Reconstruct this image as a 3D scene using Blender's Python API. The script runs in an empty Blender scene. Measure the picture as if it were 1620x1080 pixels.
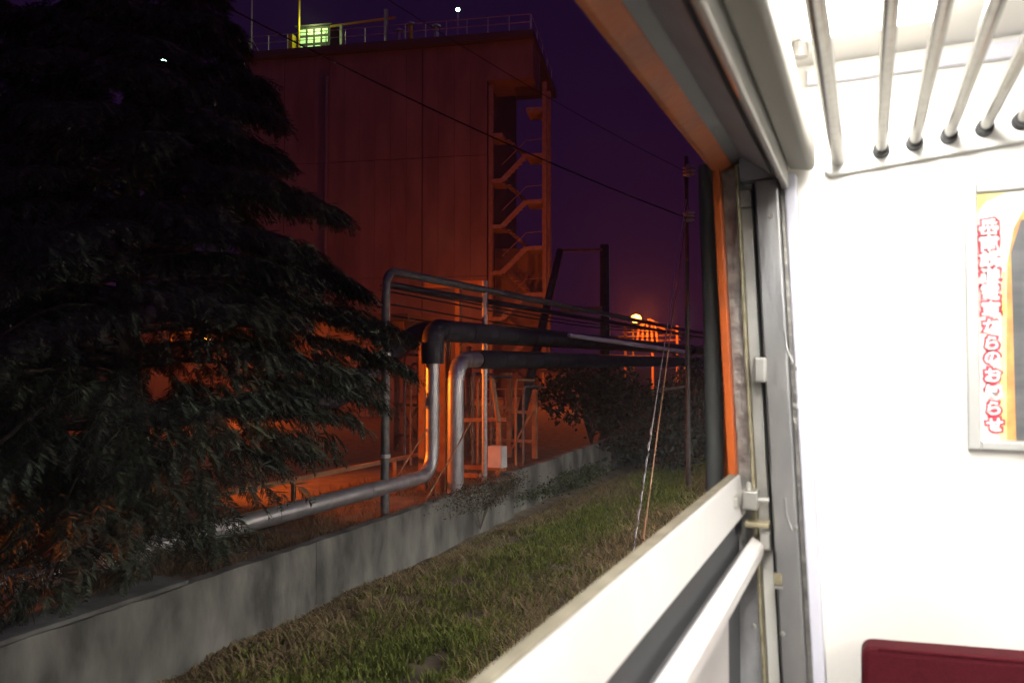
import bpy, bmesh, math, random
import numpy as np
from mathutils import Vector, Matrix
random.seed(7); RNG = np.random.default_rng(7)
sc = bpy.context.scene
COL = sc.collection
# ------------------------------------------------------------------ camera
YAW, PITCH, FPX = math.radians(24.38), math.radians(1.62), 1240.9
EYE = Vector((0, 0, 2.5))
cam_d = bpy.data.cameras.new('camera'); cam = bpy.data.objects.new('camera', cam_d); COL.objects.link(cam)
cam_d.sensor_width = 23.5; cam_d.lens = 18.0; cam_d.clip_start = 0.02; cam_d.clip_end = 2000
cam_d.dof.use_dof = True; cam_d.dof.focus_distance = 13.0; cam_d.dof.aperture_fstop = 3.5
cam.location = EYE; cam.rotation_euler = (math.pi / 2 + PITCH, 0, YAW)
sc.camera = cam
# ------------------------------------------------------------------ night sky
w = bpy.data.worlds.new('World'); sc.world = w; w.use_nodes = True
nt = w.node_tree; bg = nt.nodes['Background']
bg.inputs['Color'].default_value = (0.0072, 0.0021, 0.0180, 1); bg.inputs['Strength'].default_value = 1.0
# added purple fill from behind the train, very soft; lifts the dark tree
sun_d = bpy.data.lights.new('purple_fill', 'SUN'); sun_d.energy = 0.12; sun_d.color = (0.70, 0.27, 1.0); sun_d.angle = math.radians(70)
sun = bpy.data.objects.new('purple_fill', sun_d); COL.objects.link(sun)
sun.rotation_euler = Vector((-0.62, 0.62, -0.62)).to_track_quat('-Z', 'Y').to_euler()
# ------------------------------------------------------------------ exposure
sc.view_settings.view_transform = 'Standard'; sc.view_settings.look = 'None'
sc.view_settings.exposure = 0.0; sc.view_settings.gamma = 1.0; sc.view_settings.use_curve_mapping = False
sc.cycles.use_denoising = True
sc.cycles.max_bounces = 8; sc.cycles.diffuse_bounces = 4; sc.cycles.glossy_bounces = 4; sc.cycles.sample_clamp_indirect = 6.0
sc.cycles.use_light_tree = True
sc.cycles.use_adaptive_sampling = True; sc.cycles.adaptive_threshold = 0.03; sc.cycles.volume_bounces = 0
OWN_LAMP, BOOSTED_LAMP, SODIUM = 54.0, 125.0, (1.0, 0.165, 0.010)
# ------------------------------------------------------------------ geometry of the view (real positions measured from the place)
FWD = Vector((-math.sin(YAW) * math.cos(PITCH), math.cos(YAW) * math.cos(PITCH), math.sin(PITCH)))
RGT = Vector((math.cos(YAW), math.sin(YAW), 0)); UPV = RGT.cross(FWD)
def ray(u, v): return FWD + RGT * ((u - 810) / FPX) + UPV * ((540 - v) / FPX)
def D(u, v, d): return EYE + ray(u, v) * d
def onX(u, v, X): r = ray(u, v); return EYE + r * (X / r.x)
def onY(u, v, Y): r = ray(u, v); return EYE + r * (Y / r.y)
def onZ(u, v, Z): r = ray(u, v); return EYE + r * ((Z - EYE.z) / r.z)
def proj(p):
    q = Vector(p) - EYE; d = q.dot(FWD); return 810 + FPX * q.dot(RGT) / d, 540 - FPX * q.dot(UPV) / d, d

# ------------------------------------------------------------------ materials
MATS = {}
def mat(name, c1, rough=0.6, metal=0.0, c2=None, scale=8.0, detail=5.0, bump=0.0, bscale=40.0, emit=None, estr=0.0, transl=0.0, spec=0.5, stretch=None, ramp=(0.35, 0.65)):
    if name in MATS: return MATS[name]
    m = bpy.data.materials.new(name); m.use_nodes = True; n = m.node_tree; b = n.nodes['Principled BSDF']; L = n.links
    b.inputs['Base Color'].default_value = (*c1, 1); b.inputs['Roughness'].default_value = rough; b.inputs['Metallic'].default_value = metal
    b.inputs['Specular IOR Level'].default_value = spec
    tc = n.nodes.new('ShaderNodeTexCoord'); src = tc.outputs['Object']
    if stretch:
        mp = n.nodes.new('ShaderNodeMapping'); mp.inputs['Scale'].default_value = stretch; L.new(src, mp.inputs['Vector']); src = mp.outputs['Vector']
    if c2 is not None:
        t = n.nodes.new('ShaderNodeTexNoise'); t.inputs['Scale'].default_value = scale; t.inputs['Detail'].default_value = detail
        L.new(src, t.inputs['Vector'])
        r = n.nodes.new('ShaderNodeValToRGB'); r.color_ramp.elements[0].position = ramp[0]; r.color_ramp.elements[1].position = ramp[1]
        r.color_ramp.elements[0].color = (*c1, 1); r.color_ramp.elements[1].color = (*c2, 1)
        L.new(t.outputs['Fac'], r.inputs['Fac']); L.new(r.outputs['Color'], b.inputs['Base Color'])
    if bump:
        t2 = n.nodes.new('ShaderNodeTexNoise'); t2.inputs['Scale'].default_value = bscale; t2.inputs['Detail'].default_value = 6
        L.new(src, t2.inputs['Vector'])
        bp = n.nodes.new('ShaderNodeBump'); bp.inputs['Strength'].default_value = bump; bp.inputs['Distance'].default_value = 0.02
        L.new(t2.outputs['Fac'], bp.inputs['Height']); L.new(bp.outputs['Normal'], b.inputs['Normal'])
    if emit is not None:
        b.inputs['Emission Color'].default_value = (*emit, 1); b.inputs['Emission Strength'].default_value = estr
    if transl:
        out = n.nodes['Material Output']; tr = n.nodes.new('ShaderNodeBsdfTranslucent'); tr.inputs['Color'].default_value = (*c1, 1)
        mx = n.nodes.new('ShaderNodeMixShader'); mx.inputs[0].default_value = transl
        L.new(b.outputs[0], mx.inputs[1]); L.new(tr.outputs[0], mx.inputs[2]); L.new(mx.outputs[0], out.inputs['Surface'])
    MATS[name] = m; return m
def attr_mat(name, attr, rough=0.8, transl=0.25):
    m = bpy.data.materials.new(name); m.use_nodes = True; n = m.node_tree; b = n.nodes['Principled BSDF']; L = n.links
    a = n.nodes.new('ShaderNodeAttribute'); a.attribute_name = attr
    b.inputs['Roughness'].default_value = rough; b.inputs['Specular IOR Level'].default_value = 0.3
    L.new(a.outputs['Color'], b.inputs['Base Color'])
    out = n.nodes['Material Output']; tr = n.nodes.new('ShaderNodeBsdfTranslucent'); L.new(a.outputs['Color'], tr.inputs['Color'])
    mx = n.nodes.new('ShaderNodeMixShader'); mx.inputs[0].default_value = transl
    L.new(b.outputs[0], mx.inputs[1]); L.new(tr.outputs[0], mx.inputs[2]); L.new(mx.outputs[0], out.inputs['Surface'])
    return m

cream = mat('cream_lining', (0.80, 0.785, 0.74), 0.45, c2=(0.76, 0.72, 0.63), scale=2.2, ramp=(0.45, 0.8))
white_paint = mat('white_paint', (0.80, 0.79, 0.75), 0.4)
lavender = mat('pale_lavender_paint', (0.62, 0.62, 0.70), 0.4)
stainless = mat('stainless', (0.30, 0.30, 0.31), 0.34, 0.88, c2=(0.46, 0.455, 0.44), scale=7, bump=0.15, bscale=18, stretch=(1, 1, 0.3))
stain_dull = mat('dull_channel_metal', (0.22, 0.21, 0.20), 0.42, 0.8, c2=(0.45, 0.43, 0.40), scale=30, bump=0.2, bscale=60)
olive_metal = mat('greasy_olive_metal', (0.20, 0.17, 0.10), 0.5, 0.4, c2=(0.34, 0.30, 0.20), scale=40)
alu = mat('brushed_aluminium', (0.42, 0.41, 0.38), 0.38, 0.7, c2=(0.56, 0.55, 0.52), scale=14, stretch=(1, 0.1, 1))
sashpaint = mat('aluminium_sash', (0.70, 0.68, 0.66), 0.4, 0.25, c2=(0.62, 0.55, 0.52), scale=3.0, ramp=(0.5, 0.8))
beige_edge = mat('worn_beige_seal', (0.13, 0.115, 0.08), 0.6, c2=(0.21, 0.19, 0.14), scale=20)
rubber = mat('black_rubber', (0.02, 0.02, 0.022), 0.7)
dark_gap = mat('dark_grey_felt', (0.06, 0.06, 0.065), 0.85)
head_grey = mat('grey_head_paint', (0.30, 0.30, 0.33), 0.5, c2=(0.24, 0.24, 0.26), scale=6)
head_dark = mat('dark_head_paint', (0.12, 0.12, 0.12), 0.6)
cover_grey = mat('warm_grey_moulding', (0.20, 0.19, 0.165), 0.5)
orange_paint = mat('orange_body_paint', (0.52, 0.10, 0.012), 0.4, c2=(0.42, 0.085, 0.015), scale=25, ramp=(0.45, 0.75))
pipe_chrome = mat('polished_tube', (0.40, 0.385, 0.36), 0.18, 0.95, c2=(0.30, 0.285, 0.26), scale=60, ramp=(0.4, 0.75))
velvet = mat('red_velvet', (0.048, 0.0016, 0.005), 0.9, c2=(0.062, 0.0022, 0.0075), scale=120, spec=0.2, bump=0.25, bscale=400)
concrete = mat('weathered_concrete', (0.045, 0.043, 0.04), 0.9, c2=(0.165, 0.16, 0.145), scale=2.6, detail=10, bump=0.5, bscale=16, ramp=(0.36, 0.66), stretch=(1.0, 1.0, 0.45))
concrete_dark = mat('stained_coping', (0.06, 0.06, 0.058), 0.9, c2=(0.13, 0.13, 0.125), scale=3.0, detail=8, bump=0.3, bscale=25)
soil = mat('dry_soil', (0.06, 0.044, 0.03), 0.95, c2=(0.13, 0.10, 0.065), scale=3.2, detail=8, bump=0.6, bscale=14)
yard = mat('yard_gravel', (0.07, 0.05, 0.038), 0.95, c2=(0.14, 0.105, 0.08), scale=5.0, detail=8, bump=0.6, bscale=30)
galv = mat('galvanised_steel', (0.42, 0.42, 0.43), 0.45, 0.55, c2=(0.55, 0.55, 0.56), scale=20)
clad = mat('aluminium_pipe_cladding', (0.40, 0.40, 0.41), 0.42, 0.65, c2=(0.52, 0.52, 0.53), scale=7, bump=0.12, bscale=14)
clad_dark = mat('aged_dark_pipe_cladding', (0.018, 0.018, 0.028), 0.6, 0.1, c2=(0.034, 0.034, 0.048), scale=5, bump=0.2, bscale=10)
rust = mat('rusty_painted_steel', (0.34, 0.20, 0.11), 0.75, c2=(0.24, 0.12, 0.06), scale=6, detail=8, bump=0.2, bscale=30)
stairpaint = mat('stair_paint', (0.30, 0.23, 0.15), 0.7, c2=(0.22, 0.15, 0.10), scale=4)
panel_m = mat('wall_panel', (0.22, 0.16, 0.125), 0.85, c2=(0.15, 0.10, 0.08), scale=0.9, detail=8, bump=0.15, bscale=6, stretch=(1, 1, 0.25))
roof_m = mat('dark_roof_edge', (0.06, 0.055, 0.055), 0.85)
pole_m = mat('dark_pole', (0.035, 0.03, 0.03), 0.9, c2=(0.06, 0.05, 0.048), scale=8)
cable_m = mat('black_cable', (0.015, 0.015, 0.016), 0.7)
bark = mat('bark', (0.055, 0.042, 0.034), 0.95, c2=(0.10, 0.08, 0.065), scale=14, bump=0.6, bscale=22, stretch=(1, 1, 0.3))
needle = attr_mat('conifer_frond', 'tone', 0.75, 0.3)
leafm = attr_mat('broad_leaf', 'tone', 0.55, 0.3)
grassm = attr_mat('grass_blade', 'tone', 0.8, 0.3)
box_white = mat('box_white_paint', (0.70, 0.69, 0.66), 0.5, c2=(0.60, 0.58, 0.55), scale=6)
downpipe_m = mat('dark_grey_pipe_paint', (0.13, 0.135, 0.13), 0.5)
conduit_m = mat('dull_conduit', (0.10, 0.10, 0.11), 0.55, 0.3, c2=(0.16, 0.155, 0.15), scale=12)
pale_pipe = mat('pale_pipe_paint', (0.6, 0.62, 0.70), 0.4)
yellow_paint = mat('yellow_paint', (0.62, 0.42, 0.03), 0.6)
porcelain = mat('porcelain', (0.30, 0.30, 0.31), 0.3)
own_glow = mat('own_lamp_diffuser', (0.9, 0.9, 0.9), 0.5, emit=(1.0, 0.97, 0.92), estr=OWN_LAMP)
oth_glow = mat('boosted_lamp_diffuser', (0.9, 0.9, 0.9), 0.5, emit=(1.0, 0.98, 0.90), estr=BOOSTED_LAMP)  # unseen neighbour lamps, set brighter than our own to light grass and wall
sodium_glow = mat('sodium_bulb', (1, 0.6, 0.2), 0.5, emit=(1.0, 0.36, 0.045), estr=14)
green_glow = mat('mercury_bulb', (0.6, 1, 0.8), 0.5, emit=(0.55, 1.0, 0.75), estr=30)
pane_glow = mat('lit_pane', (0.5, 0.8, 0.4), 0.5, emit=(0.62, 1.0, 0.42), estr=0.55)

# ------------------------------------------------------------------ mesh helpers
class MB:
    def __init__(s): s.v = []; s.f = []
    def add(s, v, f):
        b = len(s.v); s.v += [tuple(p) for p in v]; s.f += [tuple(i + b for i in q) for q in f]; return s
    def box(s, lo, hi, shear=0.0):
        (x0, y0, z0), (x1, y1, z1) = lo, hi
        v = [(x, y, z) for z in (z0, z1) for y in (y0, y1) for x in (x0, x1)]
        if shear: v = [(x + (2.5 - z) * shear, y, z) for x, y, z in v]
        return s.add(v, [(0, 2, 3, 1), (4, 5, 7, 6), (0, 1, 5, 4), (2, 6, 7, 3), (0, 4, 6, 2), (1, 3, 7, 5)])
    def obox(s, c, ax, ay, az):
        c, ax, ay, az = Vector(c), Vector(ax), Vector(ay), Vector(az)
        v = [c + ax * i + ay * j + az * k for k in (-1, 1) for j in (-1, 1) for i in (-1, 1)]
        return s.add(v, [(0, 2, 3, 1), (4, 5, 7, 6), (0, 1, 5, 4), (2, 6, 7, 3), (0, 4, 6, 2), (1, 3, 7, 5)])
    def beam(s, a, b, w, h, upv=(0, 0, 1)):
        a, b = Vector(a), Vector(b); d = b - a
        if d.length < 1e-6: return s
        dn = d.normalized(); u = Vector(upv)
        if abs(dn.dot(u)) > 0.98: u = Vector((0, 1, 0))
        x = dn.cross(u).normalized(); z = x.cross(dn)
        return s.obox((a + b) / 2, d / 2, x * (w / 2), z * (h / 2))
    def prism(s, prof, y0, y1):            # profile in XZ extruded along Y
        n = len(prof)
        v = [(x, y0, z) for x, z in prof] + [(x, y1, z) for x, z in prof]
        f = [tuple(range(n)), tuple(range(2 * n - 1, n - 1, -1))] + [(i, i + n, (i + 1) % n + n, (i + 1) % n) for i in range(n)]
        return s.add(v, f)
    def tube(s, pts, r, n=12, cap=True):
        pts = [Vector(p) for p in pts]; rs = r if isinstance(r, (list, tuple)) else [r] * len(pts)
        rings = []; prev = None
        for i, p in enumerate(pts):
            t = (pts[min(i + 1, len(pts) - 1)] - pts[max(i - 1, 0)]).normalized()
            if prev is None:
                a = Vector((0, 0, 1)) if abs(t.z) < 0.9 else Vector((1, 0, 0))
                x = t.cross(a).normalized()
            else:
                x = (prev - t * prev.dot(t)).normalized()
            prev = x; y = t.cross(x)
            rings.append([p + (x * math.cos(2 * math.pi * k / n) + y * math.sin(2 * math.pi * k / n)) * rs[i] for k in range(n)])
        v = [q for R in rings for q in R]; f = []
        for i in range(len(pts) - 1):
            for k in range(n):
                f.append((i * n + k, i * n + (k + 1) % n, (i + 1) * n + (k + 1) % n, (i + 1) * n + k))
        if cap:
            f.append(tuple(range(n - 1, -1, -1))); f.append(tuple(range((len(pts) - 1) * n, len(pts) * n)))
        return s.add(v, f)
    def build(s, name, m, parent=None, smooth=False, bevel=0.0, origin=None):
        me = bpy.data.meshes.new(name); me.from_pydata(s.v, [], s.f); me.update()
        bm = bmesh.new(); bm.from_mesh(me); bmesh.ops.recalc_face_normals(bm, faces=bm.faces); bm.to_mesh(me); bm.free()
        if smooth:
            me.polygons.foreach_set('use_smooth', [True] * len(me.polygons)); 
            try: me.set_sharp_from_angle(angle=math.radians(40))
            except Exception: pass
        me.materials.append(m); o = bpy.data.objects.new(name, me); COL.objects.link(o)
        if bevel:
            b = o.modifiers.new('bevel', 'BEVEL'); b.width = bevel; b.segments = 2; b.limit_method = 'ANGLE'
        if parent is not None: attach(o, parent)
        return o
def attach(o, parent):
    o.parent = parent; o.matrix_parent_inverse = Matrix.Translation(parent_world(parent)).inverted()
def parent_world(p):
    loc = Vector(p.location)
    while p.parent is not None:
        q = p; p = p.parent; loc = loc  # parts keep identity location, only roots are moved
        loc = loc + Vector(p.location) if q.type == 'EMPTY' else loc
        if q.type != 'EMPTY': return Vector(p.location) if False else Vector((0, 0, 0))
    return loc
def tag(o, label, cat, group=None, kind=None):
    if label: o['label'] = label
    if cat: o['category'] = cat
    if group: o['group'] = group
    if kind: o['kind'] = kind
    return o
def thing(name, label, cat, loc=(0, 0, 0), group=None):
    o = bpy.data.objects.new(name, None); COL.objects.link(o); o.location = loc; o.empty_display_size = 0.2
    return tag(o, label, cat, group)
def bbox(name, lo, hi, m, parent, bevel=0.0, shear=0.0): return MB().box(lo, hi, shear).build(name, m, parent, bevel=bevel)
def bend(pts, r, k=7):                      # round the corners of a polyline
    pts = [Vector(p) for p in pts]; out = [pts[0]]
    for i in range(1, len(pts) - 1):
        a, b, c = pts[i - 1], pts[i], pts[i + 1]
        d1, d2 = (a - b).normalized(), (c - b).normalized(); rr = min(r, (a - b).length * 0.49, (c - b).length * 0.49)
        p, q = b + d1 * rr, b + d2 * rr
        for j in range(k + 1):
            t = j / k; out.append(p * (1 - t) ** 2 + b * 2 * t * (1 - t) + q * t * t)
    return out + [pts[-1]]
def bulk(name, V, F, m, parent=None, tone=None, nper=3):
    me = bpy.data.meshes.new(name); nv, nf = len(V), len(F)
    me.vertices.add(nv); me.vertices.foreach_set('co', np.asarray(V, np.float32).ravel())
    F = np.asarray(F, np.int32); me.loops.add(F.size); me.loops.foreach_set('vertex_index', F.ravel())
    me.polygons.add(nf); me.polygons.foreach_set('loop_start', np.arange(0, F.size, F.shape[1], dtype=np.int32))
    me.update(calc_edges=True)
    if tone is not None:
        a = me.color_attributes.new('tone', 'FLOAT_COLOR', 'POINT'); a.data.foreach_set('color', np.concatenate([tone, np.ones((nv, 1))], 1).astype(np.float32).ravel())
    me.materials.append(m); o = bpy.data.objects.new(name, me); COL.objects.link(o)
    if parent is not None: attach(o, parent)
    return o
_lat = RNG.random((64, 64))
def vnoise(x, y):
    xi, yi = np.floor(x).astype(int), np.floor(y).astype(int); fx, fy = x - xi, y - yi
    fx, fy = fx * fx * (3 - 2 * fx), fy * fy * (3 - 2 * fy)
    g = lambda i, j: _lat[i % 64, j % 64]
    return (g(xi, yi) * (1 - fx) + g(xi + 1, yi) * fx) * (1 - fy) + (g(xi, yi + 1) * (1 - fx) + g(xi + 1, yi + 1) * fx) * fy
def bank_height(X, Y):
    X, Y = np.asarray(X, float), np.asarray(Y, float)
    m = np.clip((X + 5.6) / 0.5, 0, 1) * np.clip((-0.6 - X) / 0.8, 0, 1)
    edge = np.exp(-((X + 5.05) / 0.35) ** 2)
    return m * (0.10 * (vnoise(X * 1.3 + 9, Y * 1.1) - 0.5) + 0.06 * (vnoise(X * 4, Y * 4) - 0.5)) - edge * 0.09 + edge * 0.06 * vnoise(Y * 0.9 + 3, X * 0 + 5)

# ================================================================== GROUND
xs = np.unique(np.concatenate([np.linspace(-300, -8, 12), np.linspace(-8, 0, 70), np.linspace(0, 200, 8)]))
ys = np.unique(np.concatenate([np.linspace(-120, 0, 8), np.linspace(0, 26, 160), np.linspace(26, 400, 14)]))
GX, GY = np.meshgrid(xs, ys); GZ = bank_height(GX, GY)
V = np.stack([GX, GY, GZ], -1).reshape(-1, 3); nx = len(xs)
idx = np.arange(len(V)).reshape(len(ys), nx)
F = np.stack([idx[:-1, :-1], idx[:-1, 1:], idx[1:, 1:], idx[1:, :-1]], -1).reshape(-1, 4)
g = bulk('ground', V, F, soil); tag(g, 'brown trackside soil bank between railway and concrete wall', 'ground', kind='structure')
yg = MB().box((-260, -60, 0.1), (-5.62, 300, 0.36)).build('yard_ground', yard); tag(yg, 'factory yard ground lit orange behind the concrete wall', 'ground', kind='structure')

# grass on the bank
def grass(n, seed):
    r = np.random.default_rng(seed)
    Y = 3.0 + 23 * r.random(n) ** 1.55; X = -5.15 + 3.9 * r.random(n) ** 1.1
    cl = vnoise(X * 2.1 + 4, Y * 1.7 + 2); fine = vnoise(X * 6 + 1, Y * 6)
    keep = (cl * 0.75 + fine * 0.5 + 0.35 * r.random(n)) > 0.52; X, Y, cl = X[keep], Y[keep], cl[keep]; n = len(X)
    Z = bank_height(X, Y)
    green = np.clip(1.5 - np.abs(X + 3.85 + 0.25 * np.sin(Y * 0.8)) / 0.62, 0, 1) * np.clip((vnoise(X * 1.2 + 30, Y * 0.55 + 7) - 0.12) * 2.4, 0, 1)
    green = np.clip(green + 0.25 * (vnoise(X * 2.5, Y * 2.5 + 40) > 0.72), 0, 1)
    isg = r.random(n) < green
    Ln = np.where(isg, 0.05 + 0.09 * r.random(n), 0.06 + 0.20 * r.random(n) ** 3)
    Ln = Ln * np.clip(0.45 + (X + 5.15) * 1.2, 0.45, 1.0)
    lean = np.where(isg, 0.3 + 0.5 * r.random(n), 0.75 + 0.65 * r.random(n)); az = 2 * np.pi * r.random(n) * np.where(isg, 1, 0.6) + np.where(isg, 0, 0.8)
    wd = np.where(isg, 0.006, 0.0045) + 0.004 * r.random(n)
    dx, dy = np.cos(az) * np.sin(lean), np.sin(az) * np.sin(lean); dz = np.cos(lean)
    px, py = -np.sin(az) * wd, np.cos(az) * wd
    base = np.stack([X, Y, Z - 0.005], 1); d = np.stack([dx, dy, dz], 1); sd = np.stack([px, py, 0 * px], 1)
    mid = base + d * (Ln * 0.55)[:, None] + np.array([0, 0, 1]) * (Ln * 0.10)[:, None]; tip = base + d * Ln[:, None] - np.array([0, 0, 1]) * (Ln * 0.06)[:, None]
    tip[:, 2] = np.maximum(tip[:, 2], Z + 0.015); mid[:, 2] = np.maximum(mid[:, 2], Z + 0.012)
    V = np.stack([base - sd, base + sd, mid + sd * 0.8, mid - sd * 0.8, tip], 1).reshape(-1, 3)
    k = np.arange(n)[:, None] * 5
    F = np.concatenate([k + [0, 1, 2], k + [0, 2, 3], k + [3, 2, 4]], 0)
    t = r.random(n)[:, None]
    cg = np.array([0.15, 0.175, 0.035]) * (0.6 + 0.8 * t); cb = np.array([0.23, 0.17, 0.085]) * (0.35 + 0.95 * t) + np.array([0.01, 0.004, 0.0]) * (r.random(n)[:, None] - 0.5)
    tone = np.where(isg[:, None], cg, cb)
    return V, F, np.repeat(tone, 5, 0)
V, F, T = grass(210000, 3)
go = bulk('grass', V, F, grassm, tone=T); tag(go, 'mixed green and dry brown grass on the trackside bank', 'grass', kind='stuff')

def yard_weeds(n, seed):
    r = np.random.default_rng(seed); Y = 2.0 + 13 * r.random(n); X = -5.66 - 2.6 * r.random(n) ** 1.3
    keep = vnoise(X * 2.3 + 20, Y * 1.9) + 0.3 * r.random(n) > 0.55; X, Y = X[keep], Y[keep]; n = len(X)
    Ln = 0.06 + 0.22 * r.random(n) ** 2; lean = 0.4 + 0.9 * r.random(n); az = 2 * np.pi * r.random(n); wd = 0.004 + 0.004 * r.random(n)
    d = np.stack([np.cos(az) * np.sin(lean), np.sin(az) * np.sin(lean), np.cos(lean)], 1); sd = np.stack([-np.sin(az) * wd, np.cos(az) * wd, 0 * wd], 1)
    b = np.stack([X, Y, 0 * X + 0.358], 1); V = np.stack([b - sd, b + sd, b + d * Ln[:, None]], 1).reshape(-1, 3)
    F = np.arange(n)[:, None] * 3 + np.array([[0, 1, 2]]); tn = np.array([0.20, 0.14, 0.08]) * (0.5 + 0.9 * r.random((n, 1)))
    return V, F, np.repeat(tn, 3, 0)
V, F, T = yard_weeds(26000, 8)
tag(bulk('dry_grass', V, F, grassm, tone=T), 'dry weeds in the yard behind the concrete wall', 'grass', kind='stuff')
# ================================================================== CONCRETE WALL
def wall_front(Y): return -5.12 - 0.022 * (Y - 3)
wall = thing('concrete_wall', 'long low weathered grey concrete wall with thin coping beside the track', 'wall', (-5.3, 2, 0))
y = -1.2; k = 0
while y < 21.0:
    L = 2.6; y1 = min(y + L, 21.0); back = 0.16
    top = 0.66 + 0.008 * max(0, (y - 8))
    off = [0, 0.003, -0.002, 0.002, -0.003][k % 5] - (0.10 if y > 11.3 else 0)
    xa, xb = wall_front(y) + off, wall_front(y1) + off
    NY, NZ = 27, 8
    def wp(iy, iz, bk):
        ty = iy / (NY - 1); tz = iz / (NZ - 1); yy = y + 0.002 + (y1 - y - 0.004) * ty; zz = -0.2 + (top + 0.2) * tz
        nn = float(vnoise(np.array(yy * 5.0), np.array(zz * 5.0 + 11 + bk * 7))) - 0.5; n2 = float(vnoise(np.array(yy * 14.0 + 3), np.array(zz * 14.0))) - 0.5
        x = xa + (xb - xa) * ty - (back if bk else 0) + nn * 0.022 + n2 * 0.010
        if iz == NZ - 1: zz += 0.022 * (float(vnoise(np.array(yy * 6.0 + 40), np.array(2.0 + bk))) - 0.6); x += (0.010 if bk else -0.010)
        return (x, yy, zz)
    mb = MB(); vv = [wp(a, b, 0) for a in range(NY) for b in range(NZ)] + [wp(a, b, 1) for a in range(NY) for b in range(NZ)]
    o_ = NY * NZ; ff_ = []
    for a in range(NY - 1):
        for b in range(NZ - 1):
            k0 = a * NZ + b; ff_.append((k0, k0 + NZ, k0 + NZ + 1, k0 + 1)); ff_.append((o_ + k0, o_ + k0 + 1, o_ + k0 + NZ + 1, o_ + k0 + NZ))
        t0 = a * NZ + NZ - 1; ff_.append((t0, t0 + NZ, o_ + t0 + NZ, o_ + t0))
    for a in (0, NY - 1):
        for b in range(NZ - 1):
            k0 = a * NZ + b; ff_.append((k0, k0 + 1, o_ + k0 + 1, o_ + k0))
    mb.add(vv, ff_).build('wall_section', concrete, wall, True)
    y = y1; k += 1

for ca_, cb_ in ((-1.2, 1.85), (1.86, 4.9)):         # thin coping ledge over the near stretch only
    v = [(wall_front(ca_) - 0.02, ca_, 0.664), (wall_front(cb_) - 0.02, cb_, 0.664), (wall_front(cb_) - 0.40, cb_, 0.664), (wall_front(ca_) - 0.40, ca_, 0.664)]
    v += [(a, b, 0.70) for a, b, _ in v[:4]]
    MB().add(v, [(0, 1, 5, 4), (1, 2, 6, 5), (2, 3, 7, 6), (3, 0, 4, 7), (4, 5, 6, 7), (0, 3, 2, 1)]).build('coping_slab', concrete_dark, wall, bevel=0.01)

# ================================================================== FACTORY BUILDING
BA = YAW - math.radians(10.55)
GE = Vector((math.cos(BA), math.sin(BA), 0)); GN = Vector((-math.sin(BA), math.cos(BA), 0))   # along the facade, and away from us
BO = D(770, 575, 50); BO.z = 0.36
def B(t, n, z): return BO - GE * t + GN * n + Vector((0, 0, z - 0.36))       # t metres to the left of the right corner
ROOF_Z = 23.6
fb = thing('factory_building', 'tall windowless factory block with vertical wall panels and steel stair, lit dull red', 'building', B(7, 3, 0.36))
MB().add([B(t, n, z) for z in (0.36, ROOF_Z - 0.4) for n in (0.14, 11) for t in (0.05, 17.3)], [(0, 2, 3, 1), (4, 5, 7, 6), (0, 1, 5, 4), (2, 6, 7, 3), (0, 4, 6, 2), (1, 3, 7, 5)]).build('wall_core', roof_m, fb)
PW = 1.08
for row, (z0, z1) in enumerate([(0.4, 8.1), (8.1, 15.9), (15.9, ROOF_Z - 0.45)]):
    for c in range(16):
        t0, t1 = c * PW, (c + 1) * PW
        gap = 0.05 if c in (3, 12) else 0.008
        n0 = 0.0 + 0.012 * ((c * 7 + row * 3) % 4) / 3
        p = [B(t0 + (0.05 if c == 4 else 0.008), n0, z0 + 0.02), B(t1 - gap, n0, z0 + 0.02), B(t1 - gap, n0, z1 - 0.02), B(t0 + (0.05 if c == 4 else 0.008), n0, z1 - 0.02)]
        q = [a + GN * 0.13 for a in p]
        MB().add(p + q, [(0, 1, 2, 3), (7, 6, 5, 4), (0, 4, 5, 1), (1, 5, 6, 2), (2, 6, 7, 3), (3, 7, 4, 0)]).build('wall_panel', panel_m, fb)
MB().add([B(t, n, z) for z in (20.7, ROOF_Z - 0.42) for n in (-0.02, 3.2) for t in (-3.0, 0.0)], [(0, 2, 3, 1), (4, 5, 7, 6), (0, 1, 5, 4), (2, 6, 7, 3), (0, 4, 6, 2), (1, 3, 7, 5)]).build('upper_fascia', panel_m, fb)
rf = MB().add([B(t, n, z) for z in (ROOF_Z - 0.42, ROOF_Z) for n in (-0.5, 11.3) for t in (-3.1, 17.8)], [(0, 2, 3, 1), (4, 5, 7, 6), (0, 1, 5, 4), (2, 6, 7, 3), (0, 4, 6, 2), (1, 3, 7, 5)]).build('roof', roof_m, fb)
MB().tube([B(10.9, -0.22, 0.4), B(10.9, -0.22, 21.6)], 0.16, 10).build('rain_pipe', conduit_m, fb, True)
MB().add([B(t, n, z) for z in (0.4, 10.2) for n in (2.6, 5.5) for t in (-3.2, 0.0)], [(0, 2, 3, 1), (4, 5, 7, 6), (0, 1, 5, 4), (2, 6, 7, 3), (0, 4, 6, 2), (1, 3, 7, 5)]).build('lower_wall', panel_m, fb)
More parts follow.
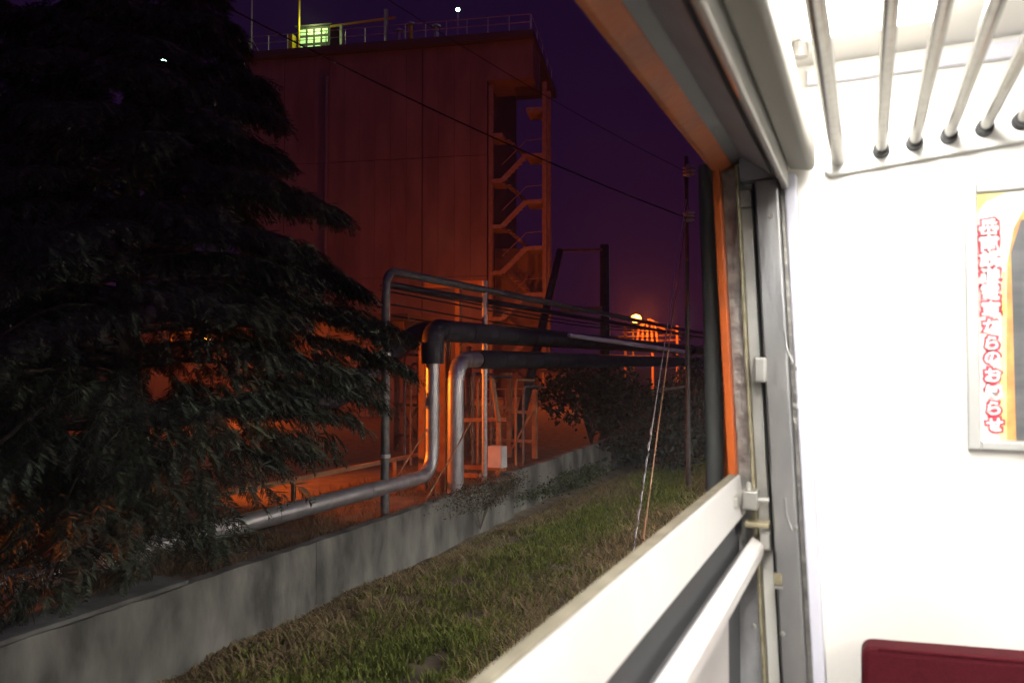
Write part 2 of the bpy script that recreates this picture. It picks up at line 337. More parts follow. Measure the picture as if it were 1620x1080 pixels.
# open steel stair on the right end
st = thing('steel_staircase', 'open zigzag steel staircase climbing the right end of the factory block', 'staircase', B(-1.8, 0.5, 0.36))
for (t, n) in [(-3.75, 0.1), (-3.75, 1.9), (-0.25, 0.1), (-3.45, 1.9)]:
    MB().beam(B(t, n, 0.36), B(t, n, 20.4 if t < -1 else 20.4), 0.24, 0.24).build('stair_post', stairpaint, st)
zr = [1.10 + 2.95 * i for i in range(7)]          # right-hand landings; left-hand ones lie half a storey higher
for i, z in enumerate(zr):
    zl = z + 1.42
    MB().add([B(t, n, zz) for zz in (z - 0.26, z) for n in (0.0, 1.9) for t in (-3.6, -2.55)], [(0, 2, 3, 1), (4, 5, 7, 6), (0, 1, 5, 4), (2, 6, 7, 3), (0, 4, 6, 2), (1, 3, 7, 5)]).build('landing', stairpaint, st)
    if i < 6:
        MB().add([B(t, n, zz) for zz in (zl - 0.24, zl) for n in (0.0, 1.9) for t in (-1.0, -0.15)], [(0, 2, 3, 1), (4, 5, 7, 6), (0, 1, 5, 4), (2, 6, 7, 3), (0, 4, 6, 2), (1, 3, 7, 5)]).build('landing', stairpaint, st)
        # near flight climbs from the left landing below to this right landing; far flight goes on up to the left
        if i > 0:
            f = MB()
            f.beam(B(-1.0, 0.05, z - 1.53 - 0.1), B(-2.55, 0.05, z - 0.1), 0.07, 0.32)
            fo = f.build('stair_flight', stairpaint, st)
            for kx in range(6):
                a = kx / 6; MB().obox(B(-1.05 - 1.5 * a, 0.5, z - 1.45 + 1.45 * a), GE * 0.13, GN * 0.42, (0, 0, 0.02)).build('tread', stairpaint, fo)
            MB().tube([B(-1.0, 0.05, z - 0.6), B(-2.55, 0.05, z + 0.85), B(-3.6, 0.05, z + 0.9)], 0.025, 6).build('handrail', stairpaint, fo)
        f2 = MB().beam(B(-2.55, 1.75, z - 0.05), B(-1.0, 1.75, zl - 0.05), 0.05, 0.17).build('stair_flight', stairpaint, st)
        for kx in range(6):
            a = kx / 6; MB().obox(B(-2.5 + 1.5 * a, 1.35, z + 0.1 + 1.35 * a), GE * 0.12, GN * 0.38, (0, 0, 0.02)).build('tread', stairpaint, f2)
# rooftop railing
rr = thing('roof_railing', 'thin pipe railing along the roof edge of the factory block', 'railing', B(5, -0.3, ROOF_Z))
for kx in range(15):
    t = -2.9 + kx * 1.38
    MB().tube([B(t, -0.35, ROOF_Z), B(t, -0.35, ROOF_Z + 1.05)], 0.03, 6).build('railing_post', galv, rr)
for zz in (0.55, 1.05): MB().tube([B(-2.9, -0.35, ROOF_Z + zz), B(16.4, -0.35, ROOF_Z + zz)], 0.025, 6).build('railing_bar', galv, rr)
for kx in range(5):
    MB().tube([B(-2.95, -0.3 + kx * 2.4, ROOF_Z), B(-2.95, -0.3 + kx * 2.4, ROOF_Z + 1.05)], 0.03, 6).build('railing_post', galv, rr)
MB().tube([B(-2.95, -0.3, ROOF_Z + 1.05), B(-2.95, 9.4, ROOF_Z + 1.05)], 0.025, 6).build('railing_bar', galv, rr)
# rooftop cabin with lit panes
rc = thing('rooftop_cabin', 'small rooftop cabin with yellow-green lit window panes', 'cabin', B(12.2, 1.2, ROOF_Z))
bx = lambda t0, t1, n0, n1, z0, z1: MB().add([B(t, n, z) for z in (z0, z1) for n in (n0, n1) for t in (t0, t1)], [(0, 2, 3, 1), (4, 5, 7, 6), (0, 1, 5, 4), (2, 6, 7, 3), (0, 4, 6, 2), (1, 3, 7, 5)])
bx(11.2, 13.5, 1.0, 3.2, ROOF_Z, ROOF_Z + 2.0).build('cabin_wall', roof_m, rc)
bx(11.0, 13.7, 0.8, 3.4, ROOF_Z + 2.0, ROOF_Z + 2.1).build('cabin_roof', roof_m, rc)
for r_ in range(3):
    for c_ in range(4):
        if r_ == 0 and c_ == 0: continue
        t0 = 11.3 + c_ * 0.54; z0 = ROOF_Z + 0.25 + r_ * 0.57
        bx(t0 + 0.07, t0 + 0.45, 0.96, 0.99, z0 + 0.08, z0 + 0.45).build('window_pane', pane_glow, rc)
bx(13.8, 14.1, 0.6, 1.4, ROOF_Z, ROOF_Z + 1.5).build('side_cabinet', yellow_paint, rc)
yp = thing('yellow_mast', 'thin yellow mast rising beside the lit rooftop cabin', 'mast', B(13.2, 0.4, ROOF_Z))
MB().tube([B(13.2, 0.4, ROOF_Z), B(13.2, 0.4, ROOF_Z + 5)], 0.07, 8).build('mast_tube', yellow_paint, yp)
MB().obox(B(13.2, 0.4, ROOF_Z + 0.03), GE * 0.16, GN * 0.16, (0, 0, 0.03)).build('base_plate', yellow_paint, yp)
gp = thing('roof_aerial', 'slim grey aerial pole with stays on the far left roof corner', 'pole', B(16.6, 0.2, ROOF_Z))
MB().tube([B(16.6, 0.2, ROOF_Z), B(16.6, 0.2, ROOF_Z + 5)], 0.06, 8).build('pole_tube', galv, gp)
for s_ in (-1, 1): MB().tube([B(16.6 + s_ * 0.7, 0.2, ROOF_Z), B(16.6, 0.2, ROOF_Z + 1.2)], 0.03, 6).build('stay', galv, gp)
pf = thing('roof_pipe_frame', 'yellow crossbeam on two posts on the factory roof beside the cabin', 'frame', B(9, 0.6, ROOF_Z))
MB().beam(B(11.0, 0.6, ROOF_Z + 1.75), B(6.4, 0.6, ROOF_Z + 2.0), 0.1, 0.14).build('crossbeam', yellow_paint, pf)
for t in (10.2, 7.05): MB().beam(B(t, 0.6, ROOF_Z), B(t, 0.6, ROOF_Z + (1.75 if t > 8 else 2.6)), 0.2, 0.2).build('frame_post', galv, pf)
for i, (t, h) in enumerate([(6.2, 1.1), (5.4, 1.5), (3.6, 1.2)]):
    q = thing('roof_vent', ['squat grey vent cowl on the roof right of the yellow crossbeam', 'yellow-striped taller vent cowl on the middle of the factory roof', 'grey vent cowl nearest the right end of the factory roof'][i], 'vent', B(t, 0.8, ROOF_Z), 'roof vents')
    MB().tube([B(t, 0.8, ROOF_Z), B(t, 0.8, ROOF_Z + h)], 0.16, 10).build('vent_pipe', yellow_paint if i == 1 else galv, q, True)
    MB().tube([B(t, 0.8, ROOF_Z + h), B(t, 0.8, ROOF_Z + h + 0.12), B(t, 0.8, ROOF_Z + h + 0.25)], [0.3, 0.3, 0.05], 10).build('vent_cap', galv, q, True)
def lamp_point(name, loc, power, color, parent, r=0.12):
    d = bpy.data.lights.new(name, 'POINT'); d.energy = power; d.color = color; d.shadow_soft_size = r
    o = bpy.data.objects.new(name, d); COL.objects.link(o); o.location = loc
    if parent: o.parent = parent; o.matrix_parent_inverse = Matrix.Translation(parent.location).inverted()
    return o
rl = thing('roof_lamp', 'small green-white lamp on a bracket above the factory roof', 'lamp', B(2.2, 1.0, ROOF_Z))
MB().tube([B(2.2, 1.0, ROOF_Z), B(2.2, 1.0, ROOF_Z + 2.3)], 0.05, 8).build('lamp_pole', galv, rl)
MB().tube([B(2.2, 1.0, ROOF_Z + 2.3), B(2.2, 1.0, ROOF_Z + 2.42)], [0.12, 0.12], 10).build('bulb', green_glow, rl)
lamp_point('cabin_light', B(12.3, 0.2, ROOF_Z + 1.9), 120, (0.75, 1.0, 0.35), rc)
# far shed left, behind the tree
sh = thing('low_shed', 'low orange-lit factory shed half hidden behind the conifer', 'shed', D(200, 600, 34))
so = D(170, 575, 34); so.z = 0.36
def S(t, n, z): return Vector((so.x, so.y, 0)) + GE * t + GN * n + Vector((0, 0, z))
for c in range(14):
    t0 = -9 + c * 1.6
    p = [S(t0 + 0.02, 0, 0.36), S(t0 + 1.58, 0, 0.36), S(t0 + 1.58, 0, 4.2), S(t0 + 0.02, 0, 4.2)]; q = [a + GN * 0.12 for a in p]
    MB().add(p + q, [(0, 1, 2, 3), (7, 6, 5, 4), (0, 4, 5, 1), (1, 5, 6, 2), (2, 6, 7, 3), (3, 7, 4, 0)]).build('wall_panel', panel_m, sh)
MB().add([S(t, n, z) for z in (4.22, 4.5) for n in (-0.4, 8) for t in (-9.3, 13.7)], [(0, 2, 3, 1), (4, 5, 7, 6), (0, 1, 5, 4), (2, 6, 7, 3), (0, 4, 6, 2), (1, 3, 7, 5)]).build('roof', roof_m, sh)
# pump house, right of the stair foot
ph = thing('pump_house', 'small flat-roofed pump house glowing orange at the stair foot', 'building', D(895, 640, 46))
po = D(862, 575, 46)
def P2(t, n, z): return Vector((po.x, po.y, 0)) + GE * t + GN * n + Vector((0, 0, z))
MB().add([P2(t, n, z) for z in (0.36, 2.0) for n in (0, 3) for t in (0, 2.6)], [(0, 2, 3, 1), (4, 5, 7, 6), (0, 1, 5, 4), (2, 6, 7, 3), (0, 4, 6, 2), (1, 3, 7, 5)]).build('wall', panel_m, ph)
MB().add([P2(t, n, z) for z in (2.0, 2.14) for n in (-0.15, 3.1) for t in (-0.15, 2.75)], [(0, 2, 3, 1), (4, 5, 7, 6), (0, 1, 5, 4), (2, 6, 7, 3), (0, 4, 6, 2), (1, 3, 7, 5)]).build('roof', roof_m, ph)
MB().add([P2(t, n, z) for z in (0.38, 1.7) for n in (-0.03, 0) for t in (1.5, 2.2)], [(0, 2, 3, 1), (4, 5, 7, 6), (0, 1, 5, 4), (2, 6, 7, 3), (0, 4, 6, 2), (1, 3, 7, 5)]).build('door', stairpaint, ph)
# yard handrail at the stair foot
yr = thing('yard_handrail', 'low two-bar handrail in the yard before the stair foot', 'railing', D(800, 660, 34))
pa, pb = D(735, 660, 34), D(858, 652, 36); pa.z = pb.z = 0.36
for zz in (0.6, 1.0): MB().tube([pa + Vector((0, 0, zz)), pb + Vector((0, 0, zz))], 0.03, 6).build('rail_bar', stairpaint, yr)
for kx in range(5):
    q = pa.lerp(pb, kx / 4); MB().tube([q, q + Vector((0, 0, 1.0))], 0.05, 6).build('rail_post', stairpaint, yr)

ga = thing('yard_gantry', 'short orange-lit gantry post with side arm at the stair foot', 'gantry', D(857, 650, 40))
q0 = D(857, 650, 40); q1 = D(857, 590, 40)
MB().beam(Vector((q0.x, q0.y, 0.36)), Vector((q0.x, q0.y, q1.z)), 0.16, 0.16).build('gantry_post', stairpaint, ga)
MB().beam(D(832, 612, 40), D(855, 612, 40), 0.12, 0.14).build('gantry_arm', stairpaint, ga)
MB().beam(D(832, 612, 40), D(832, 652, 40), 0.08, 0.08).build('gantry_post', stairpaint, ga)
# ================================================================== PIPES
def pipe(name, label, pts, r, m, r_bend=0.45, bands=None, group=None, seams=True):
    p = thing(name, label, 'pipe', pts[0], group)
    path = bend(pts, r_bend)
    MB().tube(path, r, 20).build('pipe_shell', m, p, True)
    if seams:
        acc = 0.0
        for i in range(1, len(path)):
            a, b = path[i - 1], path[i]; seg = (b - a).length; dirn = (b - a).normalized() if seg > 0 else Vector((0, 0, 1))
            step = 0.9 if seg > 0.3 else 0.001
            pos = 0.0
            if seg < 0.3:
                MB().tube([b - dirn * 0.012, b + dirn * 0.012], r + 0.004, 20).build('seam_ring', m, p, True); continue
            while pos + step < seg:
                pos += step
                if pos > 14: break
                q = a + dirn * pos
                MB().tube([q - dirn * 0.018, q + dirn * 0.018], r + 0.006, 20).build('seam_ring', m, p, True)
    return p
pipe('lagged_pipe', 'silver lagged pipe running low along the wall then bending upright', [(-6.1, -2, 0.78), (-6.1, 10.5, 0.80), (-6.1, 10.5, 2.50)], 0.105, clad, 0.42, group='steam pipes')
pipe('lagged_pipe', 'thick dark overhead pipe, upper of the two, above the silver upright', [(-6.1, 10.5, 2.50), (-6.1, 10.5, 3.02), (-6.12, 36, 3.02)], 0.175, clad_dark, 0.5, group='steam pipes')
pipe('lagged_pipe', 'silver upright pipe with ribbed elbow beside the orange column', [(-6.05, 11.15, 0.36), (-6.05, 11.15, 2.57), (-6.05, 12.1, 2.57)], 0.135, clad, 0.45, group='steam pipes')
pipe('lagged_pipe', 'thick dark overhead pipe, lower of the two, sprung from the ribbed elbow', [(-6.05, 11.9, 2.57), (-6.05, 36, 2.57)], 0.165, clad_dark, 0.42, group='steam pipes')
a0 = D(675, 528, 13.3)
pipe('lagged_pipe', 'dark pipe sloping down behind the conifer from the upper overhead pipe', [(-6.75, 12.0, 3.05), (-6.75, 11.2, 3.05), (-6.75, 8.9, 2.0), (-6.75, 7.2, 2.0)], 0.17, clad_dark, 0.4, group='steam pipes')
pipe('lagged_pipe', 'thin pale bluish pipe running away toward the right beyond the pole', [D(900, 530, 17), D(1082, 556, 20)], 0.05, pale_pipe, 0.2, group='steam pipes', seams=False)
# low handrail pipe behind the wall catching orange light
hp = thing('yard_rail', 'slim orange-lit rail on short posts behind the low silver pipe', 'railing', (-7.1, 6, 0.36))
MB().beam((-7.1, -1, 0.93), (-7.1, 12, 0.93), 0.06, 0.06).build('rail_bar', rust, hp)
for yy in (1, 3.5, 6, 8.5, 11): MB().beam((-7.1, yy, 0.36), (-7.1, yy, 0.9), 0.05, 0.05).build('rail_post', rust, hp)
# trestle and small pipework in the yard behind the uprights
tr_ = thing('pipe_trestle', 'cluttered rusty steel trestle with braces in the yard behind the uprights', 'trestle', D(740, 660, 18))
tu = [(628, 19.4), (664, 19.0), (742, 18.4), (806, 18.0), (846, 17.8)]
tp = [(D(u_, 620, d_).x, D(u_, 620, d_).y) for u_, d_ in tu]
for i, (x, y_) in enumerate(tp): MB().box((x - 0.05, y_ - 0.05, 0.36), (x + 0.05, y_ + 0.05, [3.2, 2.6, 2.9, 2.3, 1.9][i])).build('trestle_post', rust, tr_)
for i in range(4):
    (xa, ya), (xb, yb) = tp[i], tp[i + 1]
    for zz in ((0.75, 1.5, 2.25) if i < 3 else (0.75, 1.4)): MB().beam((xa, ya - 0.06, zz), (xb, yb - 0.06, zz), 0.05, 0.07).build('trestle_beam', rust, tr_)
    MB().beam((xa, ya - 0.1, 0.4), (xb, yb - 0.1, 1.45), 0.03, 0.04).build('brace', rust, tr_)
    if i % 2 == 0: MB().beam((xa, ya + 0.06, 1.5), (xb, yb + 0.06, 0.6), 0.03, 0.04).build('brace', rust, tr_)
for i, (u_, v0, v1) in enumerate([(640, 560, 690), (650, 575, 690), (748, 590, 700), (756, 600, 700), (778, 595, 705), (816, 600, 690), (828, 610, 690)]):
    sp_ = tag(MB().tube(bend([(D(u_, v1, 16.6).x, D(u_, v1, 16.6).y, 0.36), D(u_, v0, 16.6), D(u_ + 30, v0 + 2, 17.4)], 0.15, 4), 0.03, 8).build('riser_pipe', rust if i % 2 else conduit_m, None, True), ['thin grey riser pipe furthest left, beside the conduit arch', 'thin rusty riser pipe just right of the conduit arch', 'thin grey riser pipe close behind the second silver upright', 'thin rusty riser pipe just left of the galvanised pole', 'thin grey riser pipe just right of the galvanised pole', 'thin rusty riser pipe left of the leaning strut foot', 'thin grey riser pipe furthest right, behind the leaning strut'][i], 'pipe', 'thin riser pipes in the yard')
# steel columns
def column(label, x, y, z1, wd):
    c = thing('steel_column', label, 'column', (x, y, 0.36), 'rusty pipe support columns')
    for s_ in (-1, 1): MB().box((x - wd / 2, y + s_ * wd / 2 - 0.012, 0.36), (x + wd / 2, y + s_ * wd / 2 + 0.012, z1)).build('flange', rust, c)
    MB().box((x - 0.01, y - wd / 2 + 0.013, 0.36), (x + 0.01, y + wd / 2 - 0.013, z1)).build('web', rust, c)
    MB().box((x - wd * 0.8, y - wd * 0.8, 0.362), (x + wd * 0.8, y + wd * 0.8, 0.385)).build('base_plate', rust, c)
p = onX(701, 770, -6.42); column('broad orange-lit steel column between the two silver upright pipes', p.x, p.y, 2.86, 0.17)
p = onX(670, 740, -6.9); column('narrow orange-lit steel column left of the silver pipe bend', p.x, p.y, 2.9, 0.12)
# conduit arch
ca = thing('conduit_arch', 'tall conduit rising left of the pipes and bending away overhead', 'conduit', (-6.1, 9.2, 0.36))
MB().tube(bend([(-6.1, 9.2, 0.36), (-6.1, 9.2, 3.8), (-6.1, 34, 3.72)], 0.28), 0.062, 12).build('conduit_tube', conduit_m, ca, True)
MB().tube([(-6.18, 9.35, 3.62), (-6.18, 34, 3.56)], 0.05, 10).build('conduit_tube', clad_dark, ca, True)
for zz in (1.2, 2.6): MB().tube([(-6.1, 9.2, zz), (-6.1, 9.2, zz + 0.05)], 0.078, 12).build('clamp', galv, ca)
labs = ['black cable hung highest under the conduit', 'second black cable below the conduit', 'third black cable below the conduit', 'lowest black cable below the conduit, just above the thick pipe']
for i, zz in enumerate([3.52, 3.46, 3.28, 3.12]):
    pts = [Vector((-6.25, 9.3 + 17 * k_ / 16, zz + 0.08 - 0.22 * math.sin(math.pi * min(1, k_ / 16)) * (0.5 + 0.1 * i))) for k_ in range(17)]
    tag(MB().tube(pts, 0.014, 6).build('slung_cable', cable_m), labs[i], 'cable', 'cables under the conduit')
# galvanised pole, box, crossbar
gpole = thing('galvanised_pole', 'slender grey galvanised pole standing before the overhead pipes', 'pole', (-6.1, 12.3, 0.36))
MB().tube([(-6.1, 12.3, 0.36), (-6.1, 12.3, 3.95)], 0.048, 12).build('pole_tube', galv, gpole, True)
MB().tube([(-6.1, 12.3, 2.33), (-6.1, 12.3, 2.42)], 0.062, 12).build('collar', galv, gpole, True)
cb = thing('steel_crossbar', 'bright orange-lit steel crossbar with hanging post reaching the grey pole', 'beam', D(720, 450, 14.2))
A_, B_ = D(676, 451, 14.6), D(768, 449, 13.9)
MB().beam(A_, B_, 0.16, 0.11).build('bar', rust, cb)
MB().beam(D(725, 455, 14.3), D(726, 620, 14.4), 0.09, 0.09).build('hanging_post', rust, cb)
bxp = thing('switch_box', 'white switch box with grey side on a rusty leaning post', 'box', (-6.1, 12.85, 0.6))
c0 = onX(787, 722, -6.0)
MB().obox(c0, Vector((0.14, 0, 0)), Vector((0, 0.11, 0)), Vector((0, 0, 0.19))).build('box_body', box_white, bxp, bevel=0.01)
MB().obox(c0 + Vector((0, -0.118, 0)), Vector((0.125, 0, 0)), Vector((0, 0.006, 0)), Vector((0, 0, 0.175))).build('box_door', box_white, bxp, bevel=0.004)
MB().beam(c0 + Vector((-0.05, 0.15, -0.6)), c0 + Vector((-0.05, 0.15, 0.6)), 0.07, 0.07).build('post', rust, bxp)
MB().beam(c0 + Vector((-0.05, 0.15, 0.6)), D(779, 600, 14.4), 0.07, 0.07).build('brace', rust, bxp)
for i, (u0, v0, u1, v1, d0, lab) in enumerate([(732, 664, 800, 663, 14.6, 'upper orange-lit cross rail between silver pipe and white box'), (732, 738, 800, 741, 14.4, 'middle orange-lit cross rail behind the grey pole'), (732, 751, 760, 752, 14.0, 'lowest short orange-lit cross rail behind the grey pole')]):
    tag(MB().beam(D(u0, v0, d0), D(u1, v1, d0 - 0.2), 0.09, 0.07).build('cross_rail', rust), lab, 'beam', 'orange cross rails')
for i, (p0, p1, lab) in enumerate([((605, 790), (700, 640), 'thin stay rod slanting across the left silver pipe'), ((668, 800), (745, 668), 'thin stay rod slanting across the broad orange column')]):
    tag(MB().tube([D(*p0, 11.4), D(*p1, 12.2)], 0.012, 8).build('stay_rod', rust), lab, 'rod', 'stay rods')

# ================================================================== POLES, WIRES
up = thing('utility_pole', 'dark upright pole with two crossarms right of the overhead pipes', 'pole', D(958, 700, 22))
b0 = D(957, 640, 22); b0.z = 0.36; b1 = D(960, 386, 22)
MB().tube([b0, Vector((b0.x, b0.y, b1.z))], [0.15, 0.125], 14).build('pole_shaft', pole_m, up, True)
MB().tube([Vector((b0.x, b0.y, 0.5)) + RGT * 0.15, Vector((b0.x, b0.y, b1.z + 0.02)) + RGT * 0.14], 0.016, 6).build('cable_duct', galv, up, True)
for (v_, hh) in ((396, 0.07), (490, 0.17)):
    MB().beam(D(888, v_, 22.3), D(953, v_ - 1, 22.0), 0.08, hh).build('crossarm', rust, up)
sp = thing('leaning_strut', 'thick dark strut pole leaning across the stair foot', 'pole', D(812, 714, 19.6))
MB().tube([D(811, 716, 19.4), D(886, 396, 22.2)], [0.13, 0.10], 12).build('strut_shaft', pole_m, sp, True)
MB().tube([D(811, 716, 19.4), D(813, 708, 19.45)], 0.2, 12).build('strut_foot', pole_m, sp)
ip = thing('catenary_mast', 'thin dark trackside mast with two insulators near the train window', 'mast', D(1088, 640, 16))
m0 = D(1088, 600, 16); m0.z = 0; top = D(1088, 245, 16).z
MB().tube([m0, Vector((m0.x, m0.y, top))], [0.05, 0.04], 12).build('mast_tube', pole_m, ip, True)
for v_ in (268, 340):
    q = D(1090, v_, 15.8); MB().beam(Vector((m0.x, m0.y, q.z)), q + RGT * 0.02 + Vector((0, 0, -0.02)), 0.04, 0.04).build('bracket', pole_m, ip)
    MB().tube([q + Vector((0, 0, -0.14 + 0.035 * j)) for j in range(8)], [0.06, 0.12, 0.07, 0.13, 0.07, 0.13, 0.07, 0.05], 12).build('insulator', porcelain, ip, True)
MB().beam(D(1040, 618, 16), D(1088, 610, 16), 0.05, 0.05).build('bracket', pole_m, ip)
def wire(label, a, b, sag, r=0.012, name='overhead_wire', group='overhead wires'):
    a, b = Vector(a), Vector(b); pts = []
    for i in range(25):
        t = i / 24; q = a.lerp(b, t); q.z -= sag * 4 * t * (1 - t); pts.append(q)
    return tag(MB().tube(pts, r, 6).build(name, cable_m), label, 'wire', group)
wire('black overhead wire sloping across the factory wall to the lower insulator', D(1090, 346, 15.8), D(60, -150, 11), 0.25, 0.013)
wire('black overhead wire crossing the sky above to the upper insulator', D(1090, 274, 15.8), D(330, -190, 11), 0.2, 0.006)
# guy wires with spiral guard
gb = onZ(1001, 874, 0.0); gt = Vector((m0.x, m0.y, D(1088, 311, 16).z))
g1 = thing('guy_wire', 'guy wire wrapped with a pale twisted guard, left of the pair', 'wire', gb, 'guy wires')
MB().tube([gb + Vector((0, 0, -0.05)), gt], 0.008, 8).build('stay_cable', galv, g1, True)
dn = (gt - gb).normalized(); sx = dn.cross(Vector((0, 1, 0))).normalized(); sy = dn.cross(sx)
MB().tube([gb + dn * (0.02 * i) + (sx * math.cos(i * 0.42) + sy * math.sin(i * 0.42)) * 0.016 for i in range(110)], 0.008, 6).build('spiral_guard', conduit_m, g1, True)
g2 = thing('guy_wire', 'plain rusty guy wire, right of the pair', 'wire', gb + RGT * 0.12, 'guy wires')
MB().tube([gb + RGT * 0.11 + Vector((0, 0, -0.05)), gt + Vector((0.02, 0, -0.15))], 0.011, 8).build('stay_cable', rust, g2, True)
MB().tube([gb + RGT * 0.11 + dn * 0.2, gb + RGT * 0.11 + dn * 0.55], 0.018, 8).build('turnbuckle', rust, g2, True)
# far pipe frame by the lamp
ff = thing('far_pipe_rack', 'distant steel pipe rack beneath the glowing street lamp', 'rack', D(1040, 620, 39))
for u_ in (990, 1033, 1072):
    q = D(u_, 620, 39); MB().beam(Vector((q.x, q.y, 0.36)), Vector((q.x, q.y, 4.4)), 0.12, 0.12).build('rack_post', rust, ff)
for v_, lo_ in ((522, 985), (530, 978), (538, 990)):
    MB().beam(D(lo_, v_ + 3, 39), D(1076, v_ - 1, 40), 0.1, 0.1).build('rack_pipe', rust, ff)
for k_ in range(5): MB().tube(bend([D(1008 + k_ * 8, 540, 38.4), D(1012 + k_ * 6, 512 - (k_ % 3) * 5, 38.4), D(1034 + k_ * 5, 508 + k_ * 4, 38.8)], 0.3, 4), 0.06, 8).build('rack_pipe', rust, ff, True)

# ================================================================== STREET LAMPS
def street_lamp(label, head, power, arm=RGT, color=SODIUM, glow=None, base_z=0.36, k=1.0):
    head = Vector(head); pole = head - Vector(arm) * 1.3
    L = thing('street_lamp', label, 'street lamp', (pole.x, pole.y, base_z), 'sodium street lamps')
    MB().tube(bend([(pole.x, pole.y, base_z), (pole.x, pole.y, head.z + 0.25 + 0.1 * k), head + Vector((0, 0, 0.25 + 0.1 * k))], 0.3), 0.06, 10).build('lamp_pole', pole_m, L, True)
    MB().tube([head + Vector((0, 0, 0.22 + 0.16 * k)), head + Vector((0, 0, 0.18 + 0.12 * k)), head + Vector((0, 0, 0.12 + 0.1 * k))], [0.06, 0.2 * k, 0.24 * k], 14).build('lamp_shade', pole_m, L, True)
    MB().tube([head + Vector((0, 0, z_)) for z_ in (0.16, 0.1 * k, 0.0, -0.1 * k, -0.15 * k)], [0.09 * k, 0.16 * k, 0.19 * k, 0.13 * k, 0.04 * k], 14).build('bulb', glow or sodium_glow, L, True)
    lamp_point('lamp_light', head + Vector((0, 0, -0.1 - 0.17 * k)), power, color, L, 0.15)
    return L
gl = thing('street_lamp', 'glowing orange globe lamp above the far pipe rack', 'street lamp', D(1006, 640, 37.6), 'sodium street lamps')
gh = D(1006, 504, 37)
MB().tube(bend([(gh.x - FWD.x * -0.9, gh.y + FWD.y * 0.9, 0.36), (gh.x - FWD.x * -0.9, gh.y + FWD.y * 0.9, gh.z), gh + FWD * 0.3], 0.3), 0.05, 10).build('lamp_pole', pole_m, gl, True)
MB().tube([gh + Vector((0, 0, 0.20 * math.cos(a_))) for a_ in np.linspace(0.12, math.pi - 0.12, 9)], [0.25 * math.sin(a_) for a_ in np.linspace(0.12, math.pi - 0.12, 9)], 18).build('globe', sodium_glow, gl, True)
lamp_point('lamp_light', gh + RGT * 0.15 - FWD * 0.5 + Vector((0, 0, 0.1)), 2300, SODIUM, gl, 0.2)
fl = thing('flood_lamp', 'hooded sodium floodlight behind the conifer aimed at the pipes', 'lamp', (-11.5, 9.2, 0.36))
MB().tube([(-11.5, 9.2, 0.36), (-11.5, 9.2, 2.55)], 0.06, 10).build('lamp_pole', pole_m, fl, True)
fc = Vector((-11.5, 9.2, 2.6)); fd = (Vector((-6.4, 11.6, 1.0)) - fc).normalized()
MB().tube([fc - fd * 0.2, fc - fd * 0.1, fc + fd * 0.28], [0.08, 0.16, 0.26], 16, cap=False).build('lamp_hood', pole_m, fl, True)
MB().tube([fc + fd * 0.02, fc + fd * 0.08], [0.13, 0.10], 14).build('bulb', sodium_glow, fl, True)
ld = bpy.data.lights.new('flood_light', 'SPOT'); ld.energy = 1700; ld.color = SODIUM; ld.spot_size = math.radians(84); ld.spot_blend = 0.6; ld.shadow_soft_size = 0.1
lo_ = bpy.data.objects.new('flood_light', ld); COL.objects.link(lo_); lo_.location = fc + fd * 0.3; lo_.rotation_euler = fd.to_track_quat('-Z', 'Y').to_euler()
lo_.parent = fl; lo_.matrix_parent_inverse = Matrix.Translation(fl.location).inverted()
street_lamp('sodium lamp at the foot of the factory block behind the overhead pipes', D(735, 528, 43), 850, arm=-RGT)
street_lamp('sodium lamp lighting the low shed behind the conifer', D(330, 540, 27), 900)
yl = thing('yard_lamp', 'low sodium yard lamp beyond the wall at far left', 'lamp', (-7.6, 1.0, 0.36))
MB().tube([(-7.6, 1.0, 0.36), (-7.6, 1.0, 0.9)], 0.05, 10).build('lamp_pole', pole_m, yl, True)
yc = Vector((-7.6, 1.0, 1.0)); yd = (Vector((-5.95, 4.6, 0.36)) - yc).normalized()
MB().tube([yc - yd * 0.15, yc - yd * 0.08, yc + yd * 0.2], [0.06, 0.12, 0.2], 16, cap=False).build('lamp_hood', pole_m, yl, True)
MB().tube([yc, yc + yd * 0.05], [0.1, 0.08], 14).build('bulb', sodium_glow, yl, True)
ld = bpy.data.lights.new('yard_light', 'SPOT'); ld.energy = 1600; ld.color = SODIUM; ld.spot_size = math.radians(38); ld.spot_blend = 0.5; ld.shadow_soft_size = 0.08
lo_ = bpy.data.objects.new('yard_light', ld); COL.objects.link(lo_); lo_.location = yc + yd * 0.22; lo_.rotation_euler = yd.to_track_quat('-Z', 'Y').to_euler()
lo_.parent = yl; lo_.matrix_parent_inverse = Matrix.Translation(yl.location).inverted()
wl = thing('far_lamp', 'small greenish-white lamp shining high beyond the conifer', 'street lamp', D(259, 98, 60))
q = D(259, 98, 60)
MB().tube([Vector((q.x, q.y, 0.3)), q + Vector((0, 0, -0.2))], 0.12, 8).build('lamp_pole', pole_m, wl, True)
MB().tube([q + Vector((0, 0, z_)) for z_ in (-0.2, -0.1, 0.1, 0.2)], [0.08, 0.2, 0.2, 0.08], 12).build('bulb', green_glow, wl, True)

